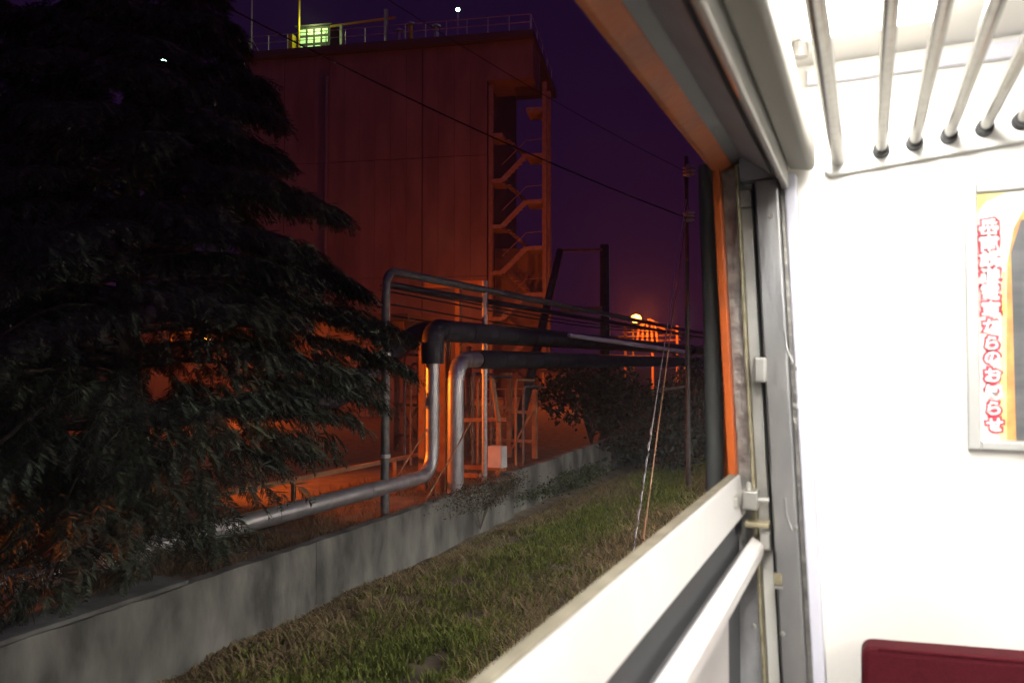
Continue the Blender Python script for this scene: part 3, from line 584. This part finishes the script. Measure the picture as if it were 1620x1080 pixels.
# ================================================================== TREES
def spray():
    """one drooping flat frond along +X, about 1 m long, in unit size"""
    v, f = [], []; rr_ = random.Random(5)
    n = 9
    for i in range(n):
        s = 0.06 + 0.9 * i / (n - 1); z0 = -0.34 * s * s
        for sd in (-1, 1):
            ln = (0.46 * (1 - 0.7 * s) + 0.08) * (0.6 + 0.7 * rr_.random()); a = sd * (0.5 + 0.55 * rr_.random()); dx, dy = math.cos(a), math.sin(a); w_ = 0.022; zz = z0 - ln * (0.15 + 0.5 * rr_.random()); s0 = s + 0.05 * (rr_.random() - 0.5)
            b = len(v)
            v += [(s0 - w_, 0, z0), (s0 + w_, 0, z0 - 0.01), (s0 + dx * ln, dy * ln, zz), (s0 + dx * ln * 0.55 - dy * 0.04, dy * ln * 0.55 + dx * 0.04, (z0 + zz) / 2 + 0.03)]
            f += [(b, b + 1, b + 2), (b, b + 2, b + 3)]
    return np.array(v), np.array(f)
SV, SF = spray()
def place_sprays(P, DIR, SC, roll):
    n = len(P); x = DIR / np.linalg.norm(DIR, axis=1, keepdims=True)
    upv = np.tile([0, 0, 1.0], (n, 1)); yv = np.cross(upv, x); yv /= np.linalg.norm(yv, axis=1, keepdims=True) + 1e-9; zv = np.cross(x, yv)
    c, s = np.cos(roll)[:, None], np.sin(roll)[:, None]; y2 = yv * c + zv * s; z2 = zv * c - yv * s
    V = P[:, None, :] + SC[:, None, None] * (SV[None, :, 0:1] * x[:, None] + SV[None, :, 1:2] * y2[:, None] + SV[None, :, 2:3] * z2[:, None])
    F = SF[None] + (np.arange(n) * len(SV))[:, None, None]
    return V.reshape(-1, 3), F.reshape(-1, 3)
def conifer(name, label, base, height, rmax, nbr, keepf, seed, per=46, size=0.42, col=(0.062, 0.075, 0.05)):
    r = np.random.default_rng(seed); base = np.array(base, float)
    T_ = thing(name, label, 'tree', base)
    pts = [base + np.array([0.04 * math.sin(i), 0.03 * math.cos(i * 1.3), height * i / 10]) for i in range(11)]
    MB().tube([Vector(p) for p in pts], [0.19 * (1 - i / 10.5) + 0.01 for i in range(11)], 12).build('trunk', bark, T_, True)
    Ps, Ds, Ss, Rs = [], [], [], []
    for b in range(nbr):
        f_ = (b + r.random()) / nbr; z = 0.6 + (height - 0.8) * f_ ** 1.3; az = b * 2.399 + r.random() * 0.6
        Lb = min(rmax, (height - z) * rmax / (height - 2.2)) * (0.8 + 0.3 * r.random()) + 0.15
        dirh = np.array([math.cos(az), math.sin(az), 0]); rise = 0.12 + 0.25 * f_; droop = 0.32 + 0.12 * r.random()
        bp = lambda s: base + np.array([0, 0, z]) + dirh * Lb * s + np.array([0, 0, Lb * (rise * s - droop * s * s)])
        if keepf is None or (keepf(bp(0.95)) and keepf(bp(0.75)) and keepf(bp(0.5))):
            MB().tube([Vector(bp(s)) for s in np.linspace(0, 0.92, 6)], [0.035 * (1 - 0.17 * i) * (0.5 + Lb / 4) for i in range(6)], 6).build('branch', bark, T_)
        for j in range(int(per * (0.35 + 0.65 * Lb / rmax))):
            s = 0.12 + 0.88 * math.sqrt(r.random()); p = bp(s); sd = 1 if r.random() < 0.5 else -1
            off = r.random() * 0.42 * Lb * (1.08 - s); perp = np.array([-dirh[1], dirh[0], 0]) * sd
            p = p + perp * off + dirh * off * 0.6 + np.array([0, 0, -0.12 * off + 0.10 * (r.random() - 0.5)])
            d = dirh * (0.6 + 0.5 * r.random()) + perp * (0.9 * r.random() - 0.1) + np.array([0, 0, -0.25 - 0.5 * r.random()])
            sc_ = size * (0.7 + 0.6 * r.random())
            if keepf is not None and not (keepf(p) and keepf(p + d / np.linalg.norm(d) * sc_)): continue
            Ps.append(p); Ds.append(d); Ss.append(sc_); Rs.append((r.random() - 0.5) * 1.2)
    V, F = place_sprays(np.array(Ps), np.array(Ds), np.array(Ss), np.array(Rs))
    tn = np.array(col) * (0.55 + 0.9 * r.random((len(Ps), 1))) * (1 + 0.25 * (r.random((len(Ps), 3)) - 0.5))
    bulk('crown', V, F, needle, T_, tone=np.repeat(tn, len(SV), 0))
    return len(Ps)
GAPS = [(259, 98, 14), (251, 606, 19), (120, 668, 17), (168, 583, 13), (62, 868, 22), (385, 798, 14)]
def keep_main(p):
    if p[0] > -5.2 or p[2] < 0.62 + max(0.0, p[1] - 6.6) * 0.36 or p[1] < 2.0: return False
    if p[0] > -6.6 and p[2] < 0.68 + max(0.0, p[1] - 5.9) * 0.5: return False
    u, v, d = proj(p)
    if d < 2.5: return False
    for gu, gv, gr in GAPS:
        if (u - gu) ** 2 + (v - gv) ** 2 < (gr + 1) ** 2: return False
    return True
nsp = conifer('conifer_tree', 'huge dark conifer with drooping fronds overhanging the concrete wall', (-7.75, 6.4, 0.36), 7.9, 3.45, 175, keep_main, 11, per=270, size=0.235)
def keep_left(p):
    u, v, d = proj(p)
    if d < 3: return True
    for gu, gv, gr in GAPS:
        if (u - gu) ** 2 + (v - gv) ** 2 < (gr + 16) ** 2: return False
    return p[0] < -6.6
conifer('conifer_tree', 'second dark conifer crowding the far left edge of the picture', (-10.2, 5.4, 0.36), 8.6, 2.6, 70, keep_left, 12, per=110, size=0.30)

def leafy(name, label, centre, rad, n, size, seed, base_z, col=(0.035, 0.055, 0.025), stem=0.025):
    r = np.random.default_rng(seed); c = np.array(centre, float); rad = np.array(rad, float)
    T_ = thing(name, label, 'shrub', (c[0], c[1], base_z))
    nb = 9; P = []
    st_ = MB()
    for b in range(nb):
        az = b * 2.4; e = c + rad * np.array([math.cos(az) * 0.7, math.sin(az) * 0.7, 0.55 * r.random() - 0.1])
        st_.tube(bend([(c[0], c[1], base_z), (c[0] + 0.3 * (e[0] - c[0]), c[1] + 0.3 * (e[1] - c[1]), base_z + 0.6 * (e[2] - base_z)), tuple(e)], 0.3, 3), stem, 5)
    st_.build('stem', bark, T_)
    ncl = 34; cl = r.normal(size=(ncl, 3)); cl /= np.linalg.norm(cl, axis=1, keepdims=True); cl *= (0.45 + 0.55 * r.random((ncl, 1)) ** 0.5)
    k_ = r.integers(0, ncl, n); p = c + rad * (cl[k_] + 0.20 * r.normal(size=(n, 3)))
    p[:, 2] = np.maximum(p[:, 2], base_z + 0.05)
    d = r.normal(size=(n, 3)); d[:, 2] -= 0.3; d /= np.linalg.norm(d, axis=1, keepdims=True); up_ = r.normal(size=(n, 3)); s_ = np.cross(d, up_); s_ /= np.linalg.norm(s_, axis=1, keepdims=True)
    sz = (size * (0.6 + 0.8 * r.random(n)))[:, None]
    V = np.stack([p, p + d * sz * 0.5 + s_ * sz * 0.22, p + d * sz, p + d * sz * 0.5 - s_ * sz * 0.22], 1).reshape(-1, 3)
    F = np.arange(n)[:, None] * 4 + np.array([[0, 1, 2, 3]])
    tn = np.array(col) * (0.5 + r.random((n, 1)))
    bulk('foliage', V, F, leafm, T_, tone=np.repeat(tn, 4, 0))
q = D(935, 620, 21); leafy('leafy_shrub', 'broad-leaved shrub around the foot of the dark upright pole', (q.x, q.y, q.z), (1.3, 1.2, 0.75), 2600, 0.17, 21, 0.36, col=(0.03, 0.034, 0.018))
q = D(1012, 690, 19.0); leafy('leafy_shrub', 'dark low shrub at the far end of the concrete wall', (q.x, q.y, 1.0), (1.1, 1.6, 0.8), 2800, 0.14, 22, 0.0, col=(0.018, 0.024, 0.014))
q = D(1075, 680, 19); leafy('leafy_shrub', 'dark shrub beyond the guy wires', (q.x, q.y, 1.1), (1.1, 1.8, 0.9), 2400, 0.15, 23, 0.0, col=(0.018, 0.024, 0.014))
q = D(1120, 650, 30); leafy('leafy_shrub', 'tall dark shrub beside the track nearest the window post', (q.x, q.y, 1.6), (1.2, 3.0, 1.6), 2600, 0.2, 24, 0.0, col=(0.018, 0.024, 0.014))
q = onX(760, 790, -5.25); leafy('wall_weeds', 'tangle of dry weeds hanging over the wall below the white box', (q.x, q.y, 0.55), (0.10, 1.5, 0.22), 4500, 0.035, 25, 0.05, col=(0.085, 0.07, 0.045), stem=0.004)
q = onX(890, 730, -5.5); leafy('wall_weeds', 'low dark weeds along the far stretch of wall', (q.x + 0.2, q.y, 0.25), (0.25, 2.4, 0.16), 2000, 0.06, 26, 0.02, col=(0.06, 0.075, 0.035), stem=0.004)

# ================================================================== TRAIN CARRIAGE (the one we stand in)
SH = 0.045
Y0, Y1, YE = -4.6, 1.735, 1.78
tc_ = thing('train_carriage', 'bright cream train carriage interior around the open window', 'train', (1.1, -1.5, 1.05))
def part(name, m, *boxes, shear=0.0, bevel=0.0):
    b = MB()
    for lo, hi in boxes: b.box(lo, hi, shear)
    return b.build(name, m, tc_, bevel=bevel)
part('end_wall', cream, ((-0.113, 1.76, 1.05), (2.45, 1.82, 3.16)), ((-0.26, 1.7605, 1.05), (-0.1131, 1.82, 3.16)))
part('end_wall_outer', orange_paint, ((-0.30, 1.83, 0.9), (2.6, 1.9, 3.3)))
part('ceiling', cream, ((-0.16, Y0, 3.13), (2.45, 1.755, 3.18)))
part('roof', stain_dull, ((-0.30, Y0, 3.2), (2.6, 1.825, 3.3)))
part('floor', dark_gap, ((-0.28, Y0, 0.98), (2.45, 1.755, 1.05)))
part('rear_wall', cream, ((-0.30, Y0 - 0.06, 0.98), (2.45, Y0 - 0.003, 3.2)))
# far side wall with its own windows (sill, head, piers)
part('far_side_wall', cream, ((2.452, Y0, 1.05), (2.55, 1.755, 1.95)), ((2.452, Y0, 2.85), (2.55, 1.755, 3.19)), *[((2.452, yy, 1.951), (2.55, yy + 0.25, 2.849)) for yy in (-4.6, -3.0, -1.5, 0.0, 1.5)])
# window side wall: rear pier and other window openings behind us
part('window_side_wall', cream, ((-0.28, Y0, 1.05), (-0.12, -0.45, 2.1)), ((-0.28, Y0, 2.93), (-0.12, -0.45, 3.195)), *[((-0.28, yy, 2.101), (-0.12, yy + 0.22, 2.929)) for yy in (-4.6, -2.6, -0.67)])
part('wall_above_window', cream, ((-0.26, -0.449, 2.985), (-0.149, 1.74, 3.125)))
part('outer_skin', orange_paint, ((-0.31, Y0, 0.9), (-0.30, 1.82, 2.16)), ((-0.30, Y0, 2.99), (-0.285, 1.82, 3.195)))
# lining below the sill
part('sill_lining', sashpaint, ((-0.241, -0.449, 1.05), (-0.232, 1.45, 2.088)))
part('pocket_back', stain_dull, ((-0.298, -0.449, 1.05), (-0.284, 1.72, 2.16)))
part('lower_lining', cream, ((-0.20, -0.449, 1.05), (-0.19, 1.2, 1.6)))
# window head, outside to inside
hd = MB().prism([(-0.30, 2.9125), (-0.289, 2.9125), (-0.259, 2.925), (-0.259, 2.98), (-0.30, 2.98)], -0.449, 1.735).build('orange_head_strip', mat('shaded_orange_paint', (0.26, 0.075, 0.025), 0.6, c2=(0.36, 0.085, 0.015), scale=9, bump=0.15, bscale=60), tc_, bevel=0.002)  # same orange paint, browned to put the shade of the down-facing strip into its colour
MB().prism([(-0.2585, 2.926), (-0.239, 2.9375), (-0.239, 2.98), (-0.2585, 2.98)], -0.449, 1.735).build('dark_head_channel', head_dark, tc_)
MB().prism([(-0.2385, 2.9375), (-0.181, 2.8975), (-0.181, 2.98), (-0.2385, 2.98)], -0.449, 1.735).build('grey_head_slope', head_grey, tc_)
MB().prism([(-0.180, 2.925), (-0.1595, 2.925), (-0.1595, 2.98), (-0.180, 2.98)], -0.449, 1.735).build('head_gap', rubber, tc_)
MB().prism([(-0.159, 2.866), (-0.155, 2.863), (-0.147, 2.863), (-0.145, 2.867), (-0.1485, 2.98), (-0.159, 2.98)], -0.449, 1.715).build('head_rail', alu, tc_, bevel=0.001)
cv = MB().prism([(-0.144, 2.906), (-0.104, 2.8985), (-0.097, 2.902), (-0.094, 2.912), (-0.094, 2.955), (-0.12, 2.975), (-0.144, 2.98)], -0.449, 1.725).build('head_cover', cover_grey, tc_, bevel=0.006)
# far window post, outside to inside; the body side leans a little
def post(name, x0, x1, y0, z0, z1, m, bevel=0.0015): return MB().box((x0, y0, z0), (x1, 1.759, z1), SH).build(name, m, tc_, bevel=bevel)
post('orange_post_strip', -0.281, -0.2655, 1.70, 2.2, 2.935, orange_paint)
post('outer_channel', -0.265, -0.2355, 1.73, 1.4, 2.92, stain_dull)
post('channel_lip', -0.235, -0.2285, 1.705, 1.4, 2.925, olive_metal)
post('sliding_rail', -0.2275, -0.2055, 1.722, 2.11, 2.83, alu)
post('rail_head_block', -0.2275, -0.2055, 1.715, 2.832, 2.87, stain_dull)
post('post_gap', -0.205, -0.1965, 1.745, 1.4, 2.92, rubber)
post('stainless_post', -0.196, -0.1485, 1.70, 1.4, 2.885, stainless, 0.004)
post('post_groove', -0.148, -0.138, 1.735, 1.4, 2.90, stain_dull)
post('lavender_post_strip', -0.1375, -0.1135, 1.715, 1.4, 2.895, lavender, 0.004)
pb = post('pocket_panel', -0.30, -0.236, 1.728, 1.4, 2.10, galv)
post('post_upper_block', -0.226, -0.15, 1.712, 2.888, 2.975, head_grey)
# details on the post
def at_post(u, v, Y): q = onY(u, v, Y); return q
sb = at_post(1203, 585, 1.70); MB().obox(sb, (0.012, 0, 0), (0, 0.012, 0), (0, 0, 0.026)).build('rail_stop', alu, tc_, bevel=0.004)
for (u_, v_) in ((1219, 342), (1257, 582), (1259, 835), (1238, 1002), (1192, 990)):
    q = onY(u_, v_, 1.699); MB().tube([q, q + Vector((0, -0.003, 0))], [0.0055, 0.004], 10).build('screw', stain_dull if v_ < 900 else alu, tc_)
q = onY(1231, 915, 1.699); MB().obox(q, (0.008, 0, 0), (0, 0.004, 0), (0, 0, 0.011)).build('catch_notch', olive_metal, tc_)
q = onY(1231, 928, 1.699); MB().obox(q, (0.009, 0, 0), (0, 0.005, 0), (0, 0, 0.0025)).build('catch_lip', alu, tc_)
for v_ in (540, 805):
    q = onY(1247, v_ + 10, 1.699)
    MB().tube(bend([q + Vector((-0.006, 0, 0.035)), q + Vector((-0.004, 0, 0)), q + Vector((0.008, 0, -0.03))], 0.03, 4), 0.0022, 6).build('pressed_ridge', stainless, tc_)
# outside downpipe just ahead of the window
MB().tube([(-0.310, 1.80, 1.0), (-0.316, 1.80, 2.3), (-0.320, 1.80, 2.6), (-0.33, 1.80, 2.95)], [0.019, 0.019, 0.019, 0.019], 16).build('outer_downpipe', downpipe_m, tc_, True)

# lowered window sash with latch
ws = thing('window_sash', 'lowered aluminium window sash with its bright top rail and latch', 'window sash', (-0.25, 0.6, 2.2))
MB().prism([(-0.266, 2.184), (-0.266, 2.259), (-0.261, 2.264), (-0.2505, 2.2645), (-0.239, 2.184)], -0.44, 1.727).build('top_rail', sashpaint, ws, bevel=0.002)
MB().prism([(-0.271, 2.228), (-0.271, 2.264), (-0.268, 2.268), (-0.2525, 2.268), (-0.2525, 2.2655), (-0.2665, 2.2650), (-0.2665, 2.228)], -0.44, 1.727).build('weather_seal', beige_edge, ws, bevel=0.001)
MB().prism([(-0.258, 1.6), (-0.258, 2.185), (-0.252, 2.185), (-0.252, 1.6)], -0.44, 1.725).build('glass_edge', dark_gap, ws)
lt = MB().box((-0.236, 1.655, 2.203), (-0.206, 1.699, 2.242)).build('latch_body', alu, ws, bevel=0.004)
MB().box((-0.262, 1.60, 2.214), (-0.2365, 1.69, 2.236)).build('latch_arm', alu, ws, bevel=0.003)
MB().tube([(-0.206, 1.675, 2.222), (-0.186, 1.675, 2.222)], 0.006, 10).build('latch_pin', alu, lt, True)
MB().tube([(-0.225, 1.67, 2.242), (-0.225, 1.67, 2.258)], [0.006, 0.004], 10).build('latch_screw', alu, ws, True)
MB().box((-0.232, 1.66, 2.168), (-0.186, 1.70, 2.178)).build('latch_plate', olive_metal, ws, bevel=0.002)
# inner sill rail
sr = thing('sill_rail', 'white inner sill rail just inside the lowered sash', 'rail', (-0.21, 0.6, 2.1))
MB().prism([(-0.224, 2.112), (-0.224, 2.140), (-0.220, 2.1435), (-0.203, 2.133), (-0.199, 2.127), (-0.199, 2.106)], -0.44, 1.69).build('rail_body', sashpaint, sr, bevel=0.0015)
MB().prism([(-0.2385, 2.09), (-0.2385, 2.125), (-0.2255, 2.122), (-0.2255, 2.09)], -0.44, 1.70).build('rubber_strip', dark_gap, sr)
MB().box((-0.206, 1.692, 2.118), (-0.188, 1.712, 2.152)).build('end_bracket', alu, sr, bevel=0.002)

# luggage rack
lr = thing('luggage_rack', 'overhead luggage rack of polished steel tubes with black end cups', 'luggage rack', (0.1, 0.5, 2.93))
TX = [(-0.05, 2.92, 0.0135), (0.03, 2.93, 0.0105), (0.09, 2.938, 0.0105), (0.15, 2.945, 0.0105), (0.21, 2.952, 0.0105), (0.27, 2.958, 0.0105), (0.33, 2.965, 0.0105), (0.39, 2.972, 0.0135)]
for i, (x, z, r_) in enumerate(TX):
    t_ = MB().tube([(x, -1.6, z), (x, 1.742, z)], r_, 20).build('rack_tube', pipe_chrome, lr, True)
    if 0 < i < 7: MB().tube([(x, 1.718, z), (x, 1.742, z)], [0.0145, 0.016], 20).build('end_cup', rubber, t_, True)
MB().prism([(-0.078, 2.898), (-0.066, 2.888), (0.42, 2.935), (0.43, 2.99), (-0.078, 2.945)], 1.743, 1.7585).build('end_plate', white_paint, lr, bevel=0.005)
MB().prism([(-0.10, 2.90), (0.42, 2.945), (0.42, 2.965), (-0.10, 2.92)], -1.63, -1.601).build('rack_bracket', white_paint, lr, bevel=0.003)
# ceiling lights
def ceiling_light(label, x0, x1, y0, y1, glow, z=3.085, group='ceiling lights'):
    c = thing('ceiling_light', label, 'ceiling light', ((x0 + x1) / 2, (y0 + y1) / 2, z), group)
    MB().box((x0, y0, z), (x1, y1, z + 0.02)).build('diffuser', glow, c)
    MB().box((x0 - 0.008, y0 - 0.012, z + 0.021), (x1 + 0.008, y1 + 0.012, z + 0.043)).build('housing', white_paint, c)
    return c
ceiling_light('bright white ceiling light above the luggage rack', -0.10, 0.12, 0.15, 1.50, own_glow)
for i, (x0, yy) in enumerate([(-0.10, -1.4), (1.75, 0.1), (1.75, -1.5)]):
    ceiling_light(['white ceiling light behind the viewer over the window side', 'white ceiling light over the far side of the carriage', 'white ceiling light over the far side behind the viewer'][i], x0, x0 + 0.22, yy, yy + 1.35, own_glow)
MB().tube([(-0.115, 1.62, 3.10), (-0.115, 1.62, 3.13)], 0.016, 12).build('ceiling_button', stain_dull, tc_)
MB().prism([(-0.11, 3.085), (2.4, 3.085), (2.4, 3.118), (-0.11, 3.118)], 1.742, 1.7585).build('ceiling_trim', lavender, tc_, bevel=0.003)
# poster in its frame
frame_m = mat('poster_frame_aluminium', (0.50, 0.50, 0.48), 0.4, 0.4)
pf_ = thing('poster_frame', 'white-framed notice poster with red-outlined vertical lettering on the end wall', 'poster', (0.5, 1.75, 2.6))
PZ0, PZ1, PX0, PX1 = 2.335, 2.848, 0.175, 0.95
MB().box((PX0, 1.742, PZ0), (PX0 + 0.021, 1.759, PZ1)).build('frame_bar', frame_m, pf_, bevel=0.003)
MB().box((PX1 - 0.021, 1.742, PZ0), (PX1, 1.759, PZ1)).build('frame_bar', frame_m, pf_, bevel=0.003)
MB().box((PX0 + 0.0212, 1.742, PZ0), (PX1 - 0.0212, 1.759, PZ0 + 0.018)).build('frame_bar', frame_m, pf_, bevel=0.003)
MB().box((PX0 + 0.0212, 1.742, PZ1 - 0.018), (PX1 - 0.0212, 1.759, PZ1)).build('frame_bar', frame_m, pf_, bevel=0.003)
paper = mat('poster_paper', (0.86, 0.85, 0.78), 0.5)
pr_y = mat('poster_yellow', (0.85, 0.66, 0.16), 0.5, c2=(0.88, 0.80, 0.50), scale=18)
pr_o = mat('poster_orange', (0.60, 0.24, 0.08), 0.5, c2=(0.72, 0.40, 0.12), scale=30)
pr_g = mat('poster_photo_grey', (0.075, 0.08, 0.085), 0.5, c2=(0.12, 0.12, 0.125), scale=14, stretch=(0.4, 1, 3))
pr_red = mat('poster_red', (0.58, 0.04, 0.07), 0.5); pr_wh = mat('poster_white', (0.88, 0.88, 0.87), 0.5)
sheet = MB().box((PX0 + 0.0213, 1.751, PZ0 + 0.0183), (PX1 - 0.0213, 1.757, PZ1 - 0.0183)).build('poster_sheet', paper, pf_)
def flat(name, pts, y, m):
    return MB().add([(x, y, z) for x, z in pts] + [(x, y + 0.0005, z) for x, z in pts], [tuple(range(len(pts))), tuple(range(2 * len(pts) - 1, len(pts) - 1, -1))] + [(i, (i + 1) % len(pts), (i + 1) % len(pts) + len(pts), i + len(pts)) for i in range(len(pts))]).build(name, m, sheet)
pz = lambda v: onY(1580, v, 1.75).z
px = lambda u, v=500: onY(u, v, 1.75).x
flat('printed_orange_band', [(px(1588), PZ0 + 0.02), (px(1640), PZ0 + 0.02), (px(1640), PZ1 - 0.02), (px(1606), pz(362)), (px(1594), pz(420))], 1.7500, pr_o)
flat('printed_yellow_band', [(px(1578), PZ0 + 0.02), (px(1589), PZ0 + 0.02), (px(1592), pz(430)), (px(1587), pz(430))], 1.7494, pr_y)
flat('printed_yellow_corner', [(PX0 + 0.022, pz(335)), (px(1562), pz(318)), (px(1596), PZ1 - 0.02), (PX0 + 0.022, PZ1 - 0.02)], 1.7494, pr_y)
flat('printed_photo', [(px(1604), PZ0 + 0.02), (PX1 - 0.03, PZ0 + 0.02), (PX1 - 0.03, PZ1 - 0.06), (px(1618), pz(350)), (px(1601), pz(400))], 1.7488, pr_g)
def letters(chars, u, vs, szs):
    for ch, v_, s_ in zip(chars, vs, szs):
        for off, m, yy, nm in ((0.0046, pr_red, 1.7482, 'letter_outline'), (0.0007, pr_wh, 1.7476, 'letter')):
            cu = bpy.data.curves.new(nm, 'FONT'); cu.body = ch; cu.size = s_; cu.align_x = 'CENTER'; cu.align_y = 'CENTER'; cu.offset = off; cu.extrude = 0.0001; cu.resolution_u = 3
            tmp = bpy.data.objects.new(nm, cu); COL.objects.link(tmp); bpy.context.view_layer.update()
            me = bpy.data.meshes.new_from_object(tmp.evaluated_get(bpy.context.evaluated_depsgraph_get()))
            bpy.data.objects.remove(tmp)
            if not len(me.vertices): continue
            co = np.empty(3 * len(me.vertices)); me.vertices.foreach_get('co', co); co = co.reshape(-1, 3)
            cx, cy = (co[:, 0].min() + co[:, 0].max()) / 2, (co[:, 1].min() + co[:, 1].max()) / 2
            q = onY(u + (v_ - 500) * 0.03, v_, 1.75)
            co = np.stack([q.x + co[:, 0] - cx, yy - co[:, 2], q.z + co[:, 1] - cy], 1)
            me.vertices.foreach_set('co', co.ravel()); me.update(); me.materials.clear(); me.materials.append(m)
            o = bpy.data.objects.new(nm, me); COL.objects.link(o); attach(o, sheet)
letters('岳南鉄道電車からのお知らせ', 1568, [359, 385, 410, 436, 462, 489, 515, 542, 566, 593, 619, 645, 671], [0.033] * 6 + [0.030] * 7)
# red seat back against the end wall
se = thing('bench_seat', 'dark red velvet seat back below the end wall', 'seat', (0.4, 1.6, 1.05))
cu = MB(); nseg = 6; R_ = 0.022
x0, x1, zt, zb = -0.018, 0.95, 1.957, 1.4
prof = [(x0, zb)] + [(x0 + R_ - R_ * math.cos(a), zt - R_ + R_ * math.sin(a)) for a in np.linspace(0, math.pi / 2, nseg)] + [(x1, zt + 0.055), (x1, zb)]
cu.prism(prof, 1.665, 1.735).build('seat_back', velvet, se, bevel=0.012)
MB().tube([(x0 + 0.03, 1.668, zt - 0.001), (x1, 1.668, zt + 0.05)], 0.0035, 8).build('piping', velvet, se, True)
MB().box((x0, 1.25, 1.40), (x1, 1.664, 1.48)).build('seat_cushion', velvet, se, bevel=0.02)
MB().box((x0, 1.27, 1.051), (x1, 1.72, 1.398)).build('seat_box', cream, se)
bbox('wall_corner_trim', (-0.112, 1.750, 1.05), (-0.085, 1.7595, 2.1), cream, tc_, bevel=0.003)

# ================================================================== OTHER CARRIAGES (unseen; lamps boosted to light the bank)
def carriage(name, label, ya, yb):
    t_ = thing(name, label, 'train', (1.1, (ya + yb) / 2, 1.05), 'neighbouring carriages')
    def pt(nm, m, *bs):
        b = MB()
        for lo, hi in bs: b.box(lo, hi)
        return b.build(nm, m, t_)
    pt('floor', dark_gap, ((-0.3, ya, 0.9), (2.6, yb, 1.05))); pt('roof', stain_dull, ((-0.3, ya, 3.15), (2.6, yb, 3.3)))
    pt('end_wall', cream, ((-0.28, ya, 1.051), (2.58, ya + 0.08, 3.149))); pt('end_wall', cream, ((-0.28, yb - 0.08, 1.051), (2.58, yb, 3.149)))
    pt('far_side_wall', cream, ((2.5, ya + 0.081, 1.051), (2.6, yb - 0.081, 3.149)))
    n = int((yb - ya) / 1.7); stp = (yb - ya) / n
    for i in range(n + 1):
        yy = ya + stp * i
        pt('window_pier', orange_paint, ((-0.3, max(ya, yy - 0.1), 2.001), (-0.2, min(yb, yy + 0.1), 2.929)))
    pt('lower_side_wall', orange_paint, ((-0.3, ya, 1.051), (-0.2, yb, 2.0))); pt('upper_side_wall', orange_paint, ((-0.3, ya, 2.93), (-0.2, yb, 3.149)))
    k_ = int((yb - ya - 0.6) / 2.2)
    for i in range(k_):
        yy = ya + 0.5 + i * (yb - ya - 1.0) / k_
        for x_ in (0.05, 1.9):
            MB().box((x_, yy, 3.09), (x_ + 0.2, yy + 1.5, 3.11)).build('boosted_ceiling_lamp', oth_glow, t_)
carriage('coupled_carriage', 'unseen orange carriage coupled ahead with lamps boosted to light the bank', 2.6, 17.0)
carriage('coupled_carriage', 'unseen orange carriage coupled behind with lamps boosted to light the bank', -19.5, -5.2)
print('sprays', nsp)

# thin night mist, holding the glow round the lamps
hz = MB().box((-60, -30, -1.0), (30, 90, 30)).build('haze', mat('haze_skin', (1, 1, 1)))
hm = bpy.data.materials.new('thin_mist'); hm.use_nodes = True; hn = hm.node_tree
hn.nodes.remove(hn.nodes['Principled BSDF']); pv = hn.nodes.new('ShaderNodeVolumePrincipled')
pv.inputs['Color'].default_value = (0.9, 0.9, 0.92, 1); pv.inputs['Density'].default_value = 0.0013
hn.links.new(pv.outputs['Volume'], hn.nodes['Material Output'].inputs['Volume'])
hz.data.materials.clear(); hz.data.materials.append(hm); tag(hz, 'thin night mist around the lamps and yard', 'mist', kind='stuff')
